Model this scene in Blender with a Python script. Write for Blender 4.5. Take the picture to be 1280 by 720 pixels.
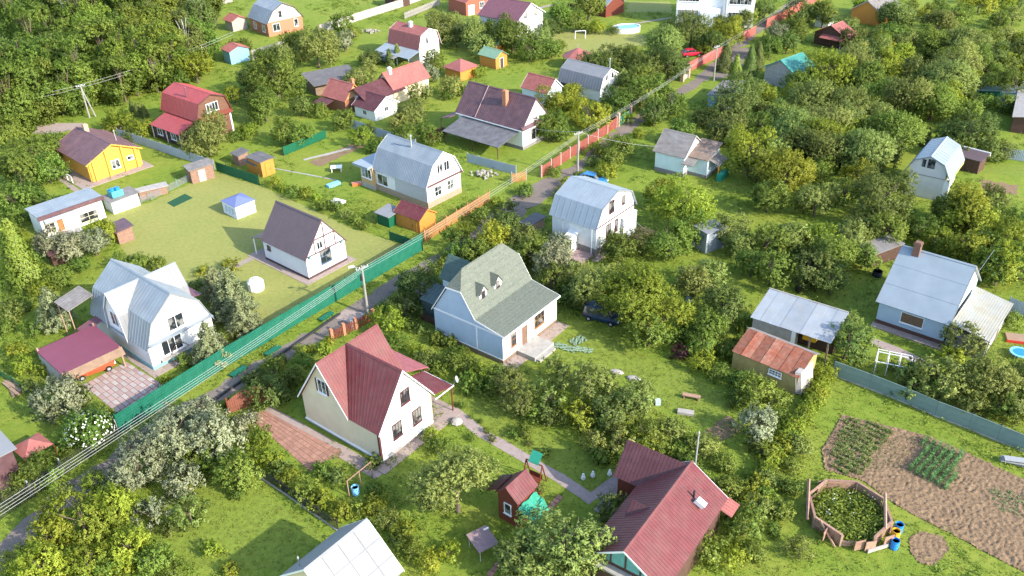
import bpy, math, random
import numpy as np
from mathutils import Vector, Matrix
for o in list(bpy.data.objects): bpy.data.objects.remove(o)
rng = np.random.default_rng(11); random.seed(11)
S = bpy.context.scene; COL = S.collection
PI = math.pi
# ---------------------------------------------------------------- camera
FPX, PITCH, ROLL, HC = 1100.0, math.radians(31.786), math.radians(-1.613), 54.0
_fw = np.array([0, math.cos(PITCH), -math.sin(PITCH)])
_rt = np.array([1.0, 0, 0]); _up = np.array([0, math.sin(PITCH), math.cos(PITCH)])
_r2 = math.cos(ROLL)*_rt + math.sin(ROLL)*_up
_u2 = -math.sin(ROLL)*_rt + math.cos(ROLL)*_up
cam = bpy.data.cameras.new("camera"); cam_o = bpy.data.objects.new("camera", cam); COL.objects.link(cam_o)
cam.sensor_width = 36; cam.lens = FPX/1280*36; cam.clip_start = 0.5; cam.clip_end = 5000
m = Matrix.Identity(4)
for i in range(3):
    m[i][0] = _r2[i]; m[i][1] = _u2[i]; m[i][2] = -_fw[i]
m[2][3] = HC
cam_o.matrix_world = m
S.camera = cam_o
# ---------------------------------------------------------------- light
SUN_EL, SUN_AZ = math.radians(30), math.radians(-35)     # azimuth measured from +X
w = bpy.data.worlds.new("World"); S.world = w; w.use_nodes = True
nt = w.node_tree; bg = nt.nodes['Background']
sky = nt.nodes.new('ShaderNodeTexSky'); sky.sky_type = 'NISHITA'; sky.sun_disc = False
sky.sun_elevation = SUN_EL; sky.sun_rotation = PI/2 - SUN_AZ
nt.links.new(sky.outputs[0], bg.inputs[0]); bg.inputs[1].default_value = 0.15
sl = bpy.data.lights.new("sun", 'SUN'); sl.energy = 2.6; sl.angle = math.radians(0.6); sl.color = (1, 0.93, 0.80)
so = bpy.data.objects.new("sun", sl); COL.objects.link(so)
sv = Vector((math.cos(SUN_EL)*math.cos(SUN_AZ), math.cos(SUN_EL)*math.sin(SUN_AZ), math.sin(SUN_EL)))
so.rotation_euler = sv.to_track_quat('Z', 'Y').to_euler(); so.location = (0, 0, 100)
S.view_settings.view_transform = 'Standard'; S.view_settings.look = 'None'
S.view_settings.exposure = 1.68; S.view_settings.gamma = 1; S.view_settings.use_curve_mapping = False
S.render.engine = 'CYCLES'
S.cycles.max_bounces = 6; S.cycles.diffuse_bounces = 3; S.cycles.glossy_bounces = 2
S.cycles.transmission_bounces = 3; S.cycles.transparent_max_bounces = 6

# ---------------------------------------------------------------- pixel -> place on the ground
def ray(px, py):
    d = _fw + _r2*(px-640)/FPX + _u2*(360-py)/FPX
    return np.array([0, 0, HC]), d
def G(px, py, z=0.0):
    o, d = ray(px, py); p = o + d*((z-HC)/d[2]); return float(p[0]), float(p[1])
def G3(px, py, z=0.0): return (*G(px, py, z), z)
def PX(p):
    d = np.array(p, float)-np.array([0, 0, HC]); zz = d@_fw
    return 640+FPX*(d@_r2)/zz, 360-FPX*(d@_u2)/zz
def depth(p): return float((np.array(p, float)-np.array([0, 0, HC]))@_fw)

# ---------------------------------------------------------------- materials
MATS = {}
def mat(name, col, rough=0.8, var=0.15, scale=3.0, bump=0.0, bscale=20.0, col2=None, stain=0.0, sscale=0.6, metal=0.0,
        spec=0.3, stretch=None, rnd=0.0, lines=None):
    """principled surface; noise varies the base colour, an optional second colour comes in as large stains"""
    if name in MATS: return MATS[name]
    if max(col) < .6 and 'lawn' not in name: col = tuple(c*.85 for c in col); col2 = col2 and tuple(c*.85 for c in col2)
    M = bpy.data.materials.new(name); M.use_nodes = True; n = M.node_tree.nodes; L = M.node_tree.links
    b = n['Principled BSDF']; b.inputs['Roughness'].default_value = rough; b.inputs['Metallic'].default_value = metal
    b.inputs['Specular IOR Level'].default_value = spec
    tc = n.new('ShaderNodeTexCoord'); vec = tc.outputs['Object']
    if stretch:
        mp = n.new('ShaderNodeMapping'); mp.inputs['Scale'].default_value = stretch; L.new(vec, mp.inputs[0]); vec2 = mp.outputs[0]
    else: vec2 = vec
    nz = n.new('ShaderNodeTexNoise'); nz.inputs['Scale'].default_value = scale; nz.inputs['Detail'].default_value = 6
    L.new(vec2, nz.inputs['Vector'])
    rmp = n.new('ShaderNodeMapRange'); rmp.inputs[1].default_value = 0.3; rmp.inputs[2].default_value = 0.7
    rmp.inputs[3].default_value = 1-var; rmp.inputs[4].default_value = 1+var; L.new(nz.outputs[0], rmp.inputs[0])
    base = n.new('ShaderNodeRGB'); base.outputs[0].default_value = (*col, 1); cur = base.outputs[0]
    if col2:
        n2 = n.new('ShaderNodeTexNoise'); n2.inputs['Scale'].default_value = sscale; n2.inputs['Detail'].default_value = 8
        n2.inputs['Roughness'].default_value = 0.65; L.new(vec2, n2.inputs['Vector'])
        r2 = n.new('ShaderNodeMapRange'); r2.inputs[1].default_value = 0.5-0.12; r2.inputs[2].default_value = 0.5+0.16
        r2.inputs[3].default_value = 0; r2.inputs[4].default_value = stain; L.new(n2.outputs[0], r2.inputs[0])
        mx = n.new('ShaderNodeMix'); mx.data_type = 'RGBA'; L.new(r2.outputs[0], mx.inputs[0]); L.new(cur, mx.inputs[6])
        mx.inputs[7].default_value = (*col2, 1); cur = mx.outputs[2]
    hv = n.new('ShaderNodeHueSaturation'); L.new(cur, hv.inputs['Color']); val = rmp.outputs[0]
    if rnd:
        oi = n.new('ShaderNodeObjectInfo'); rr = n.new('ShaderNodeMapRange'); rr.inputs[3].default_value = 1-rnd; rr.inputs[4].default_value = 1+rnd
        L.new(oi.outputs['Random'], rr.inputs[0]); mu = n.new('ShaderNodeMath'); mu.operation = 'MULTIPLY'
        L.new(val, mu.inputs[0]); L.new(rr.outputs[0], mu.inputs[1]); val = mu.outputs[0]
    L.new(val, hv.inputs['Value']); L.new(hv.outputs[0], b.inputs['Base Color'])
    h = None
    if bump:
        nb = n.new('ShaderNodeTexNoise'); nb.inputs['Scale'].default_value = bscale; nb.inputs['Detail'].default_value = 4
        L.new(vec, nb.inputs['Vector']); h = nb.outputs[0]
    if lines:                                             # fine relief: siding joints (axis, spacing)
        ax, sp = lines
        wv = n.new('ShaderNodeTexWave'); wv.wave_type = 'BANDS'; wv.bands_direction = ax; wv.wave_profile = 'SAW'
        wv.inputs['Scale'].default_value = 1.0/sp*0.314; L.new(vec, wv.inputs['Vector']); h = wv.outputs[1]
    if h is not None:
        bp = n.new('ShaderNodeBump'); bp.inputs['Strength'].default_value = bump or 0.4; bp.inputs['Distance'].default_value = 0.03
        L.new(h, bp.inputs['Height']); L.new(bp.outputs[0], b.inputs['Normal'])
    MATS[name] = M; return M

def leafmat(name, col, col2, trans=0.42, var=0.22):
    """leaves: colour varies per leaf clump (mesh attribute) and per plant"""
    if name in MATS: return MATS[name]
    M = bpy.data.materials.new(name); M.use_nodes = True; n = M.node_tree.nodes; L = M.node_tree.links
    b = n['Principled BSDF']; b.inputs['Roughness'].default_value = 0.55; b.inputs['Specular IOR Level'].default_value = 0.35
    at = n.new('ShaderNodeAttribute'); at.attribute_name = 'rnd'
    mx = n.new('ShaderNodeMix'); mx.data_type = 'RGBA'; mx.inputs[6].default_value = (*col, 1); mx.inputs[7].default_value = (*col2, 1)
    L.new(at.outputs['Fac'], mx.inputs[0])
    oi = n.new('ShaderNodeObjectInfo')
    rr = n.new('ShaderNodeMapRange'); rr.inputs[3].default_value = 1-var; rr.inputs[4].default_value = 1+var; L.new(oi.outputs['Random'], rr.inputs[0])
    wn = n.new('ShaderNodeTexWhiteNoise'); wn.noise_dimensions = '1D'; L.new(oi.outputs['Random'], wn.inputs['W'])
    r2 = n.new('ShaderNodeMapRange'); r2.inputs[3].default_value = 0.485; r2.inputs[4].default_value = 0.525; L.new(wn.outputs[0], r2.inputs[0])
    hv = n.new('ShaderNodeHueSaturation'); L.new(mx.outputs[2], hv.inputs['Color']); L.new(rr.outputs[0], hv.inputs['Value']); L.new(r2.outputs[0], hv.inputs['Hue'])
    L.new(hv.outputs[0], b.inputs['Base Color'])
    tr = n.new('ShaderNodeBsdfTranslucent'); L.new(hv.outputs[0], tr.inputs['Color'])
    ms = n.new('ShaderNodeMixShader'); ms.inputs[0].default_value = trans
    L.new(b.outputs[0], ms.inputs[1]); L.new(tr.outputs[0], ms.inputs[2]); L.new(ms.outputs[0], n['Material Output'].inputs[0])
    MATS[name] = M; return M

def glassmat():
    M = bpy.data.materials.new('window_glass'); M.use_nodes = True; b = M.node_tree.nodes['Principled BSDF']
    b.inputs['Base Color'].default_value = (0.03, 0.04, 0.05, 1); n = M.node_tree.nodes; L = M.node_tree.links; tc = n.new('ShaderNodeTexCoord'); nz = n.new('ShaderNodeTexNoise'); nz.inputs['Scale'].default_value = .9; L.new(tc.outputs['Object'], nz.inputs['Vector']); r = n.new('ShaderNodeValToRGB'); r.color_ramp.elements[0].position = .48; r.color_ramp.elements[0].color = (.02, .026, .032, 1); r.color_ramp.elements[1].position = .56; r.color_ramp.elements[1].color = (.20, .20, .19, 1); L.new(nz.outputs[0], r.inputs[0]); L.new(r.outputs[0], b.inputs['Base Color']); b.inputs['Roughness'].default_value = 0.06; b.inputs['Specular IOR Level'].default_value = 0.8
    return M
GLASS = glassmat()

# ---------------------------------------------------------------- mesh building
class MB:
    def __init__(s): s.v = []; s.f = []
    def add(s, vs, fs):
        o = len(s.v); s.v += [tuple(map(float, p)) for p in vs]; s.f += [tuple(i+o for i in f) for f in fs]; return s
    def hexa(s, o, u, v, w):
        o, u, v, w = (np.array(a, float) for a in (o, u, v, w))
        if np.dot(np.cross(u, v), w) < 0: u, v = v, u
        P = [o, o+u, o+u+v, o+v, o+w, o+u+w, o+u+v+w, o+v+w]
        return s.add(P, [(3, 2, 1, 0), (4, 5, 6, 7), (0, 1, 5, 4), (1, 2, 6, 5), (2, 3, 7, 6), (3, 0, 4, 7)])
    def box(s, x0, x1, y0, y1, z0, z1): return s.hexa((x0, y0, z0), (x1-x0, 0, 0), (0, y1-y0, 0), (0, 0, z1-z0))
    def cbox(s, c, sx, sy, sz, rz=0.0):
        a, b = math.cos(rz), math.sin(rz); u = np.array([a*sx, b*sx, 0]); v = np.array([-b*sy, a*sy, 0])
        return s.hexa(np.array(c, float)-u/2-v/2, u, v, (0, 0, sz))
    def prism(s, poly, ext):
        n = len(poly); P = [np.array(p, float) for p in poly]; e = np.array(ext, float)
        nn = sum((np.cross(P[i]-P[0], P[(i+1) % n]-P[0]) for i in range(n)), np.zeros(3))
        if np.dot(nn, e) > 0: P = P[::-1]
        return s.add(P+[p+e for p in P], [tuple(range(n)), tuple(range(2*n-1, n-1, -1))]+[(i, i+n, (i+1) % n+n, (i+1) % n) for i in range(n)])
    def slab(s, quad, t):
        q = [np.array(p, float) for p in quad]; nn = np.cross(q[1]-q[0], q[2]-q[0]); nn /= np.linalg.norm(nn)
        if nn[2] < 0: nn = -nn
        return s.prism(q, -nn*t)
    def tube(s, p, q, r, n=6, r2=None):
        p, q = np.array(p, float), np.array(q, float); d = q-p; d /= np.linalg.norm(d)
        a = np.array([1.0, 0, 0]) if abs(d[0]) < .9 else np.array([0, 1.0, 0]); u = np.cross(d, a); u /= np.linalg.norm(u); v = np.cross(d, u)
        r2 = r if r2 is None else r2
        ring = [(math.cos(2*PI*i/n), math.sin(2*PI*i/n)) for i in range(n)]
        return s.add([p+r*(c*u+k*v) for c, k in ring]+[q+r2*(c*u+k*v) for c, k in ring],
                     [(i, (i+1) % n, (i+1) % n+n, i+n) for i in range(n)]+[tuple(range(n-1, -1, -1)), tuple(range(n, 2*n))])
    def rings(s, rs, n=12, cx=0, cy=0):
        o = len(s.v)
        for r, z in rs: s.v += [(cx+r*math.cos(2*PI*i/n), cy+r*math.sin(2*PI*i/n), z) for i in range(n)]
        for k in range(len(rs)-1):
            for i in range(n): s.f.append((o+k*n+i, o+k*n+(i+1) % n, o+(k+1)*n+(i+1) % n, o+(k+1)*n+i))
        s.f.append(tuple(o+i for i in range(n-1, -1, -1))); s.f.append(tuple(o+(len(rs)-1)*n+i for i in range(n))); return s
    def build(s, name, m, parent=None, kind=None, smooth=False):
        me = bpy.data.meshes.new(name); me.from_pydata(s.v, [], s.f); me.update()
        if smooth:
            for p in me.polygons: p.use_smooth = True
        if m: me.materials.append(m)
        return link(name, me, parent, kind)
def link(name, me, parent=None, kind=None):
    o = bpy.data.objects.new(name, me); COL.objects.link(o)
    if parent is not None: o.parent = parent
    if kind: o['kind'] = kind
    return o
def thing(name, label, cat, loc=(0, 0, 0), rz=0.0, group=None):
    o = bpy.data.objects.new(name, None); COL.objects.link(o); o.location = loc; o.rotation_euler = (0, 0, rz)
    o.empty_display_size = 0.3; tag(o, label, cat, group); return o
def tag(o, label, cat, group=None):
    o['label'] = label; o['category'] = cat
    if group: o['group'] = group
    return o
def copy_tree(o, parent=None):
    c = o.copy(); COL.objects.link(c); c.parent = parent
    for ch in o.children: copy_tree(ch, c)
    return c
def mesh_np(name, V, Fq, m, parent=None, kind=None, rnd=None, make_obj=True, nrm=None):
    """quads from numpy arrays"""
    me = bpy.data.meshes.new(name); k = Fq.shape[1]
    me.vertices.add(len(V)); me.vertices.foreach_set('co', V.astype(np.float32).ravel())
    me.loops.add(Fq.size); me.loops.foreach_set('vertex_index', Fq.astype(np.int32).ravel())
    me.polygons.add(len(Fq)); me.polygons.foreach_set('loop_start', np.arange(0, Fq.size, k, dtype=np.int32))
    try: me.polygons.foreach_set('loop_total', np.full(len(Fq), k, np.int32))
    except Exception: pass
    if rnd is not None:
        a = me.attributes.new('rnd', 'FLOAT', 'FACE'); a.data.foreach_set('value', rnd.astype(np.float32))
    me.update(calc_edges=True)
    if nrm is not None: me.normals_split_custom_set_from_vertices(nrm.astype(np.float32).tolist())
    if m: me.materials.append(m)
    return link(name, me, parent, kind) if make_obj else me
LM = []        # landmarks for the wording of plant labels: (phrase, x, y)
BLOCK = []     # footprints where nothing grows
# ---------------------------------------------------------------- palette
W_ = lambda n, c=(.78, .78, .77), **k: mat(n, c, 0.7, 0.05, 1.2, col2=(.6, .59, .55), stain=.25, sscale=.5, **k)
m_white = W_('white_siding', lines=('Z', .2)); m_white2 = W_('white_plaster'); m_trimw = mat('white_trim', (.8, .8, .8), .5, .03)
m_cream = mat('cream_siding', (.68, .58, .40), .7, .05, 1, lines=('Z', .2))
m_shadewhite = mat('shade_tinted_white_siding', (.70, .70, .76), .7, .04, 1, lines=('Z', .2))  # white siding; the lilac tint of its shaded side is put into the colour
m_bluegrey = mat('blue_grey_siding', (.42, .52, .64), .7, .05, 1, lines=('Z', .22))
m_blueoff = mat('pale_blue_siding', (.62, .72, .76), .75, .06, 1, lines=('Z', .15))
m_redroof = mat('red_metal_roof', (.155, .026, .030), .55, .14, 1.5, col2=(.165, .062, .055), stain=.6, sscale=.8, spec=.5)
m_redroof2 = mat('dark_red_metal_roof', (.092, .026, .03), .55, .12, 1.5, col2=(.17, .075, .075), stain=.4, spec=.5)
m_brightred = mat('bright_red_metal_roof', (.34, .06, .06), .4, .07, 1.2, spec=.5)
m_salmon = mat('faded_red_roof', (.34, .115, .10), .55, .12, 2, col2=(.42, .16, .13), stain=.5)
m_brownroof = mat('brown_metal_roof', (.12, .062, .07), .45, .10, 1.2, col2=(.22, .12, .12), stain=.4, spec=.5)
m_mauve = mat('mauve_brown_metal_roof', (.125, .085, .092), .45, .08, 1, spec=.5)
m_purple = mat('plum_metal_roof', (.19, .08, .10), .5, .06, 1, spec=.5)
m_zinc = mat('galvanised_roof', (.23, .275, .32), .42, .10, .8, col2=(.30, .335, .36), stain=.6, sscale=.35, spec=.5, stretch=(1, 1, .4))
m_zincb = mat('pale_blue_galvanised_roof', (.27, .325, .375), .42, .07, .7, col2=(.33, .37, .41), stain=.5, sscale=.3, spec=.5)
m_zincw = mat('bright_white_metal_roof', (.255, .262, .275), .55, .06, .7, col2=(.21, .218, .225), stain=.4, sscale=.3)
m_greenroof = mat('sage_green_shingle_roof', (.13, .148, .12), .75, .18, 6, col2=(.165, .18, .145), stain=.6, sscale=1.5)
m_greenroof2 = mat('bottle_green_metal_roof', (.065, .115, .095), .6, .14, 2, col2=(.11, .16, .135), stain=.5)
m_teal = mat('teal_metal_roof', (.05, .26, .22), .5, .14, 1.5, col2=(.12, .34, .30), stain=.6)
m_slate = mat('weathered_asbestos_roof', (.26, .245, .235), .85, .18, 2, col2=(.20, .17, .15), stain=.7, sscale=.9, stretch=(1, .5, 1))
m_felt = mat('dark_grey_felt_roof', (.13, .125, .13), .85, .15, 1.5, col2=(.2, .19, .19), stain=.5)
m_rust = mat('rusted_sheet_metal', (.33, .10, .055), .8, .24, 3, col2=(.36, .22, .16), stain=.6, sscale=1.1, stretch=(1, 1, .4), rnd=.42)
m_brick = mat('orange_brick', (.50, .22, .13), .85, .14, 9, lines=('Z', .12))
m_concrete = mat('grey_concrete', (.42, .40, .37), .9, .12, 2, bump=.15, col2=(.3, .28, .25), stain=.4)
m_pink = mat('pink_concrete_apron', (.38, .295, .26), .9, .10, 2, bump=.15, bscale=8)
m_plinth = mat('grey_stone_plinth', (.26, .24, .23), .9, .15, 3, bump=.3)
m_plinthbr = mat('brown_plinth', (.10, .06, .06), .8, .1, 3)
m_yellowlog = mat('honey_yellow_logs', (.66, .34, .06), .6, .12, 2, stretch=(.4, .4, 6))
m_orangewood = mat('orange_stained_wood', (.58, .25, .05), .65, .14, 3, stretch=(4, 4, .6))
m_redwood = mat('red_brown_painted_wood', (.19, .05, .03), .6, .12, 3)
m_wood = mat('weathered_wood', (.34, .23, .16), .85, .2, 3, stretch=(1, 4, 1), rnd=.2)
m_plank = mat('pinkish_raw_planks', (.36, .215, .155), .85, .2, 4, rnd=.22)
m_dwood = mat('dark_brown_wood', (.10, .055, .04), .8, .2, 3)
m_brownlog = mat('brown_log_wall', (.17, .085, .055), .75, .15, 2, lines=('Z', .22))
m_barn = mat('ochre_weathered_siding', (.44, .33, .12), .85, .16, 2, col2=(.34, .3, .16), stain=.6, lines=('X', .2))
m_steel = mat('galvanised_pipe', (.36, .37, .38), .45, .08, 5, spec=.6)
m_dark = mat('dark_metal', (.03, .03, .035), .5, .1)
m_black = mat('black_rubber', (.015, .015, .016), .7, .1)
m_gfence = mat('emerald_green_corrugated_fence', (.010, .15, .095), .5, .12, 1.2, col2=(.03, .17, .11), stain=.5, spec=.5)
m_gfence2 = mat('dark_green_fence', (.01, .12, .06), .5, .08, 1)
m_grnsteel = mat('grey_green_fence_panel', (.20, .28, .26), .6, .14, .8, col2=(.14, .22, .2), stain=.6)
m_bfence = mat('pale_blue_grey_fence_panel', (.40, .47, .54), .5, .08, .8, spec=.5)
m_rfence = mat('faded_red_fence_panel', (.46, .11, .09), .6, .12, 1, col2=(.5, .2, .17), stain=.5)
m_ofence = mat('orange_picket_wood', (.52, .25, .09), .75, .18, 4, rnd=.15)
m_palefence = mat('pale_weathered_boards', (.42, .385, .355), .9, .14, 2, col2=(.4, .37, .34), stain=.5)
m_brickpost = mat('pale_pink_brick_post', (.52, .34, .28), .85, .12, 8)
m_pole = mat('concrete_pole', (.33, .31, .28), .9, .1, 2)
m_wire = mat('pale_cable', (.42, .42, .41), .6, .02)
m_bluep = mat('bright_blue_plastic', (.02, .22, .62), .4, .05, 2, spec=.5)
m_ltblue = mat('light_blue_plastic', (.20, .50, .78), .4, .05, 2, spec=.5)
m_cyan = mat('turquoise_plastic', (.10, .48, .50), .5, .05, 2)
m_yelp = mat('yellow_plastic', (.75, .42, .03), .45, .05, 2)
m_redp = mat('red_plastic', (.55, .05, .03), .45, .05, 2)
m_orp = mat('orange_red_paint', (.62, .16, .06), .35, .05, 2, spec=.6)
m_whitep = mat('white_plastic', (.8, .8, .79), .5, .03)
m_gtarp = mat('green_tarpaulin', (.03, .30, .20), .6, .10, 3)
m_bluetent = mat('slate_blue_canvas', (.16, .20, .40), .8, .06, 2)
m_tentw = mat('white_mesh_canvas', (.70, .72, .75), .8, .08, 2)
m_soil = mat('dug_soil', (.27, .18, .105), .95, .38, 8, bump=.6, bscale=14, col2=(.17, .11, .065), stain=.6, sscale=1.2)
m_lawn = mat('dry_yellow_lawn', (.25, .25, .068), .95, .12, 2.2, bump=.2, bscale=25, col2=(.205, .235, .055), stain=.6, sscale=.2)
m_grass2 = mat('bright_green_lawn', (.16, .21, .026), .95, .18, 2.0, bump=.2, bscale=25, col2=(.15, .19, .026), stain=.6, sscale=.4)
m_road = mat('grey_gravel_road', (.195, .158, .135), .95, .16, 4, bump=.35, bscale=14, col2=(.27, .222, .185), stain=.7, sscale=.3)
m_path = mat('pinkish_concrete_path', (.36, .285, .26), .9, .12, 3, bump=.2)
m_asph = mat('pale_concrete_slab', (.38, .36, .34), .9, .10, 2, bump=.2)
m_paver = mat('salmon_paver', (.38, .20, .15), .85, .12, 3, rnd=.14)
m_tilep = mat('pink_paver', (.42, .30, .29), .85, .08, 3, rnd=.12)
m_tilew = mat('pale_grey_paver', (.44, .385, .37), .85, .08, 3, rnd=.10)
m_bark = mat('brown_bark', (.16, .12, .09), .95, .2, 6)
m_birchbark = mat('white_birch_bark', (.62, .60, .55), .85, .25, 5, col2=(.06, .05, .05), stain=.7, sscale=3)
m_poly = mat('hazy_polycarbonate', (.36, .37, .34), .45, .08, 1, col2=(.40, .33, .2), stain=.6, sscale=.4, spec=.5)
m_pool = mat('pool_water', (.14, .42, .74), .05, .05, 2, spec=.6)

# ground: grass of many ages; colour only
def ground_material():
    M = bpy.data.materials.new('mixed_grass'); M.use_nodes = True; n = M.node_tree.nodes; L = M.node_tree.links
    b = n['Principled BSDF']; b.inputs['Roughness'].default_value = .95; b.inputs['Specular IOR Level'].default_value = .15
    tc = n.new('ShaderNodeTexCoord')
    def noise(sc, d=6, r=.6):
        t = n.new('ShaderNodeTexNoise'); t.inputs['Scale'].default_value = sc; t.inputs['Detail'].default_value = d; t.inputs['Roughness'].default_value = r
        L.new(tc.outputs['Object'], t.inputs['Vector']); return t.outputs[0]
    def ramp(src, stops):
        r = n.new('ShaderNodeValToRGB'); e = r.color_ramp.elements
        while len(e) < len(stops): e.new(.5)
        for el, (p, c) in zip(e, stops): el.position = p; el.color = (*c, 1)
        L.new(src, r.inputs[0]); return r.outputs[0]
    a = ramp(noise(.09, 5), [(.32, (.12, .185, .022)), (.47, (.165, .225, .028)), (.6, (.225, .245, .04)), (.72, (.14, .20, .026))])
    c = ramp(noise(1.1, 8, .7), [(.3, (.08, .14, .016)), (.5, (.165, .225, .028)), (.7, (.26, .275, .052))])
    mx = n.new('ShaderNodeMix'); mx.data_type = 'RGBA'; mx.inputs[0].default_value = .5; L.new(a, mx.inputs[6]); L.new(c, mx.inputs[7])
    f = n.new('ShaderNodeMapRange'); f.inputs[1].default_value = .3; f.inputs[2].default_value = .7; f.inputs[3].default_value = .72; f.inputs[4].default_value = 1.25
    L.new(noise(9, 4, .7), f.inputs[0])
    hv = n.new('ShaderNodeHueSaturation'); L.new(mx.outputs[2], hv.inputs['Color']); L.new(f.outputs[0], hv.inputs['Value']); L.new(hv.outputs[0], b.inputs['Base Color'])
    bp = n.new('ShaderNodeBump'); bp.inputs['Strength'].default_value = .35; bp.inputs['Distance'].default_value = .12; L.new(noise(6, 6, .75), bp.inputs['Height']); L.new(bp.outputs[0], b.inputs['Normal'])
    return M
# ---------------------------------------------------------------- houses
class House:
    """local frame: x across the gable (0..W), y along the ridge (0..L); front gable is y = 0"""
    def __init__(s, name, label, cat, x, y, rot, W, L, lm=None, group=None):
        s.r = math.radians(rot); s.x, s.y, s.W, s.L = x, y, W, L
        s.o = thing(name, label, cat, (x, y, 0), s.r, group)
        s.ux = np.array([math.cos(s.r), math.sin(s.r), 0]); s.uy = np.array([-math.sin(s.r), math.cos(s.r), 0])
        BLOCK.append([s.world((a, b, 0))[:2] for a, b in ((-.3, -.3), (W+.3, -.3), (W+.3, L+.3), (-.3, L+.3))])
        if lm:
            c = s.world((W/2, L/2, 0)); LM.append((lm, c[0], c[1]))
    def world(s, p): return np.array([s.x, s.y, 0])+p[0]*s.ux+p[1]*s.uy+np.array([0, 0, p[2]])
    def hit(s, face, px, py, off=0.0):
        o, d = ray(px, py); b = np.array([s.x, s.y, 0])
        n, v = {'front': (s.uy, off), 'left': (s.ux, off), 'right': (s.ux, s.W-off), 'top': (np.array([0, 0, 1.]), off)}[face]
        t = (v-(o-b)@n)/(d@n); p = o+t*d-b
        return p@s.ux, p@s.uy, p[2]
    def part(s, mb, name, m, parent=None, kind=None): return mb.build(name, m, parent or s.o, kind)
    # -- walls
    def body(s, m, prof, y0=0, y1=None, z0=0.0, name='wall'):
        """prism with profile prof [(x,z)...] (without the floor points) run from y0 to y1"""
        y1 = s.L if y1 is None else y1
        P = [(prof[0][0], y0, z0)]+[(x, y0, z) for x, z in prof]+[(prof[-1][0], y0, z0)]
        return s.part(MB().prism(P, (0, y1-y0, 0)), name, m)
    def plinth(s, m, h, x0=0, x1=None, y0=0, y1=None, g=.04, name='plinth'):
        x1 = s.W if x1 is None else x1; y1 = s.L if y1 is None else y1
        return s.part(MB().box(x0-g, x1+g, y0-g, y1+g, -.1, h), name, m)
    def corner(s, m, h, z0=0, pts=None, t=.14):
        for (x, y) in pts or [(0, 0), (s.W, 0), (0, s.L)]:
            s.part(MB().box(x-.035 if x == 0 else x-t+.035, x+t-.035 if x == 0 else x+.035, y-.035 if y == 0 else y-t+.035, y+t-.035 if y == 0 else y+.035, z0, h), 'corner_board', m)
    # -- roofs
    def slope(s, q, m, style='seam', sp=.55, t=.09, parent=None, name='roof_slope', rib=None):
        """q: eave0, eave1, ridge1, ridge0 ; ribs run from eave to ridge"""
        q = [np.array(p, float) for p in q]
        o = s.part(MB().slab(q, t), name, m, parent)
        nn = np.cross(q[1]-q[0], q[3]-q[0]); nn /= np.linalg.norm(nn)
        if nn[2] < 0: nn = -nn
        L = np.linalg.norm(q[1]-q[0]); mb = MB()
        if style in ('seam', 'corr', 'tile'):
            n = max(2, int(round(L/sp))); hgt = {'seam': .026, 'corr': .02, 'tile': .022}[style]; wd = {'seam': .03, 'corr': sp*.42, 'tile': sp*.4}[style]
            for i in range(n+1 if style == 'seam' else n):
                f = (i+(0 if style == 'seam' else .5))/n; f = min(max(f, .003), .997)
                a = q[0]+(q[1]-q[0])*f; b = q[3]+(q[2]-q[3])*f; e = (q[1]-q[0])/L*wd
                mb.hexa(a-e/2-nn*.01, b-a, e, nn*(hgt+.01))
        if style in ('tile', 'course', 'sheet'):
            H = np.linalg.norm(q[3]-q[0]); step = .38 if style == 'tile' else sp; n = max(2, int(round(H/step)))
            for i in range(1, n):
                f = i/n; a = q[0]+(q[3]-q[0])*f; b = q[1]+(q[2]-q[1])*f; up = (q[3]-q[0])/H*.05
                mb.hexa(a-nn*.012, b-a, up, nn*.036)
        if mb.f: s.part(mb, 'seam' if style in ('seam', 'sheet') else 'rib' if style == 'corr' else 'course', rib or m, o, 'stuff')
        return o
    def roof(s, prof, m, y0, y1, style='seam', sp=.55, trim=None, ridge=None, t=.09, lo=0.0, verge=.16):
        """prof: eave-left .. ridge .. eave-right as (x,z); each slope a part, plus bargeboards and ridge cap"""
        k = max(range(len(prof)), key=lambda i: prof[i][1])
        for i in range(len(prof)-1):
            (xa, za), (xb, zb) = prof[i], prof[i+1]
            if i < k: q = [(xa, y0, za), (xa, y1, za), (xb, y1, zb), (xb, y0, zb)]
            else: q = [(xb, y0, zb), (xb, y1, zb), (xa, y1, za), (xa, y0, za)]
            s.slope(q, m, style, sp, t)
        if trim:
            for yy in (y0-.03, y1+.0):
                mb = MB()
                for i in range(len(prof)-1):
                    (xa, za), (xb, zb) = prof[i], prof[i+1]
                    mb.prism([(xa, yy, za+.02), (xb, yy, zb+.02), (xb, yy, zb-verge), (xa, yy, za-verge)], (0, .03, 0))
                s.part(mb, 'bargeboard', trim)
        x, z = prof[k]
        s.part(MB().prism([(x-.16, y0-.01, z-.05), (x, y0-.01, z+.07), (x+.16, y0-.01, z-.05)], (0, y1-y0+.02, 0)), 'ridge_cap', ridge or m)
    def gable(s, ze, zr, e, o, wall, roof, style='seam', sp=.55, trim=None, y0=0, y1=None, gm=None, gz=None, ridge=None, o2=None):
        y1 = s.L if y1 is None else y1; W = s.W; k = (zr-ze)/(W/2+e); zw = ze+k*e-.1
        s.body(wall, [(0, zw), (W/2, zr-.1), (W, zw)], y0, y1)
        s.roof([(-e, ze), (W/2, zr), (W+e, ze)], roof, y0-o, y1+(o if o2 is None else o2), style, sp, trim, ridge)
        if gm:
            gz = gz or zw; xx = (gz-zw)/k if gz > zw else 0
            s.part(MB().prism([(xx, y0-.03, gz), (W/2, y0-.03, zr-.12), (W-xx, y0-.03, gz)], (0, .05, 0)), 'gable_panel', gm)
        s.ze, s.zr, s.zw, s.k = ze, zr, zw, k
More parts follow.
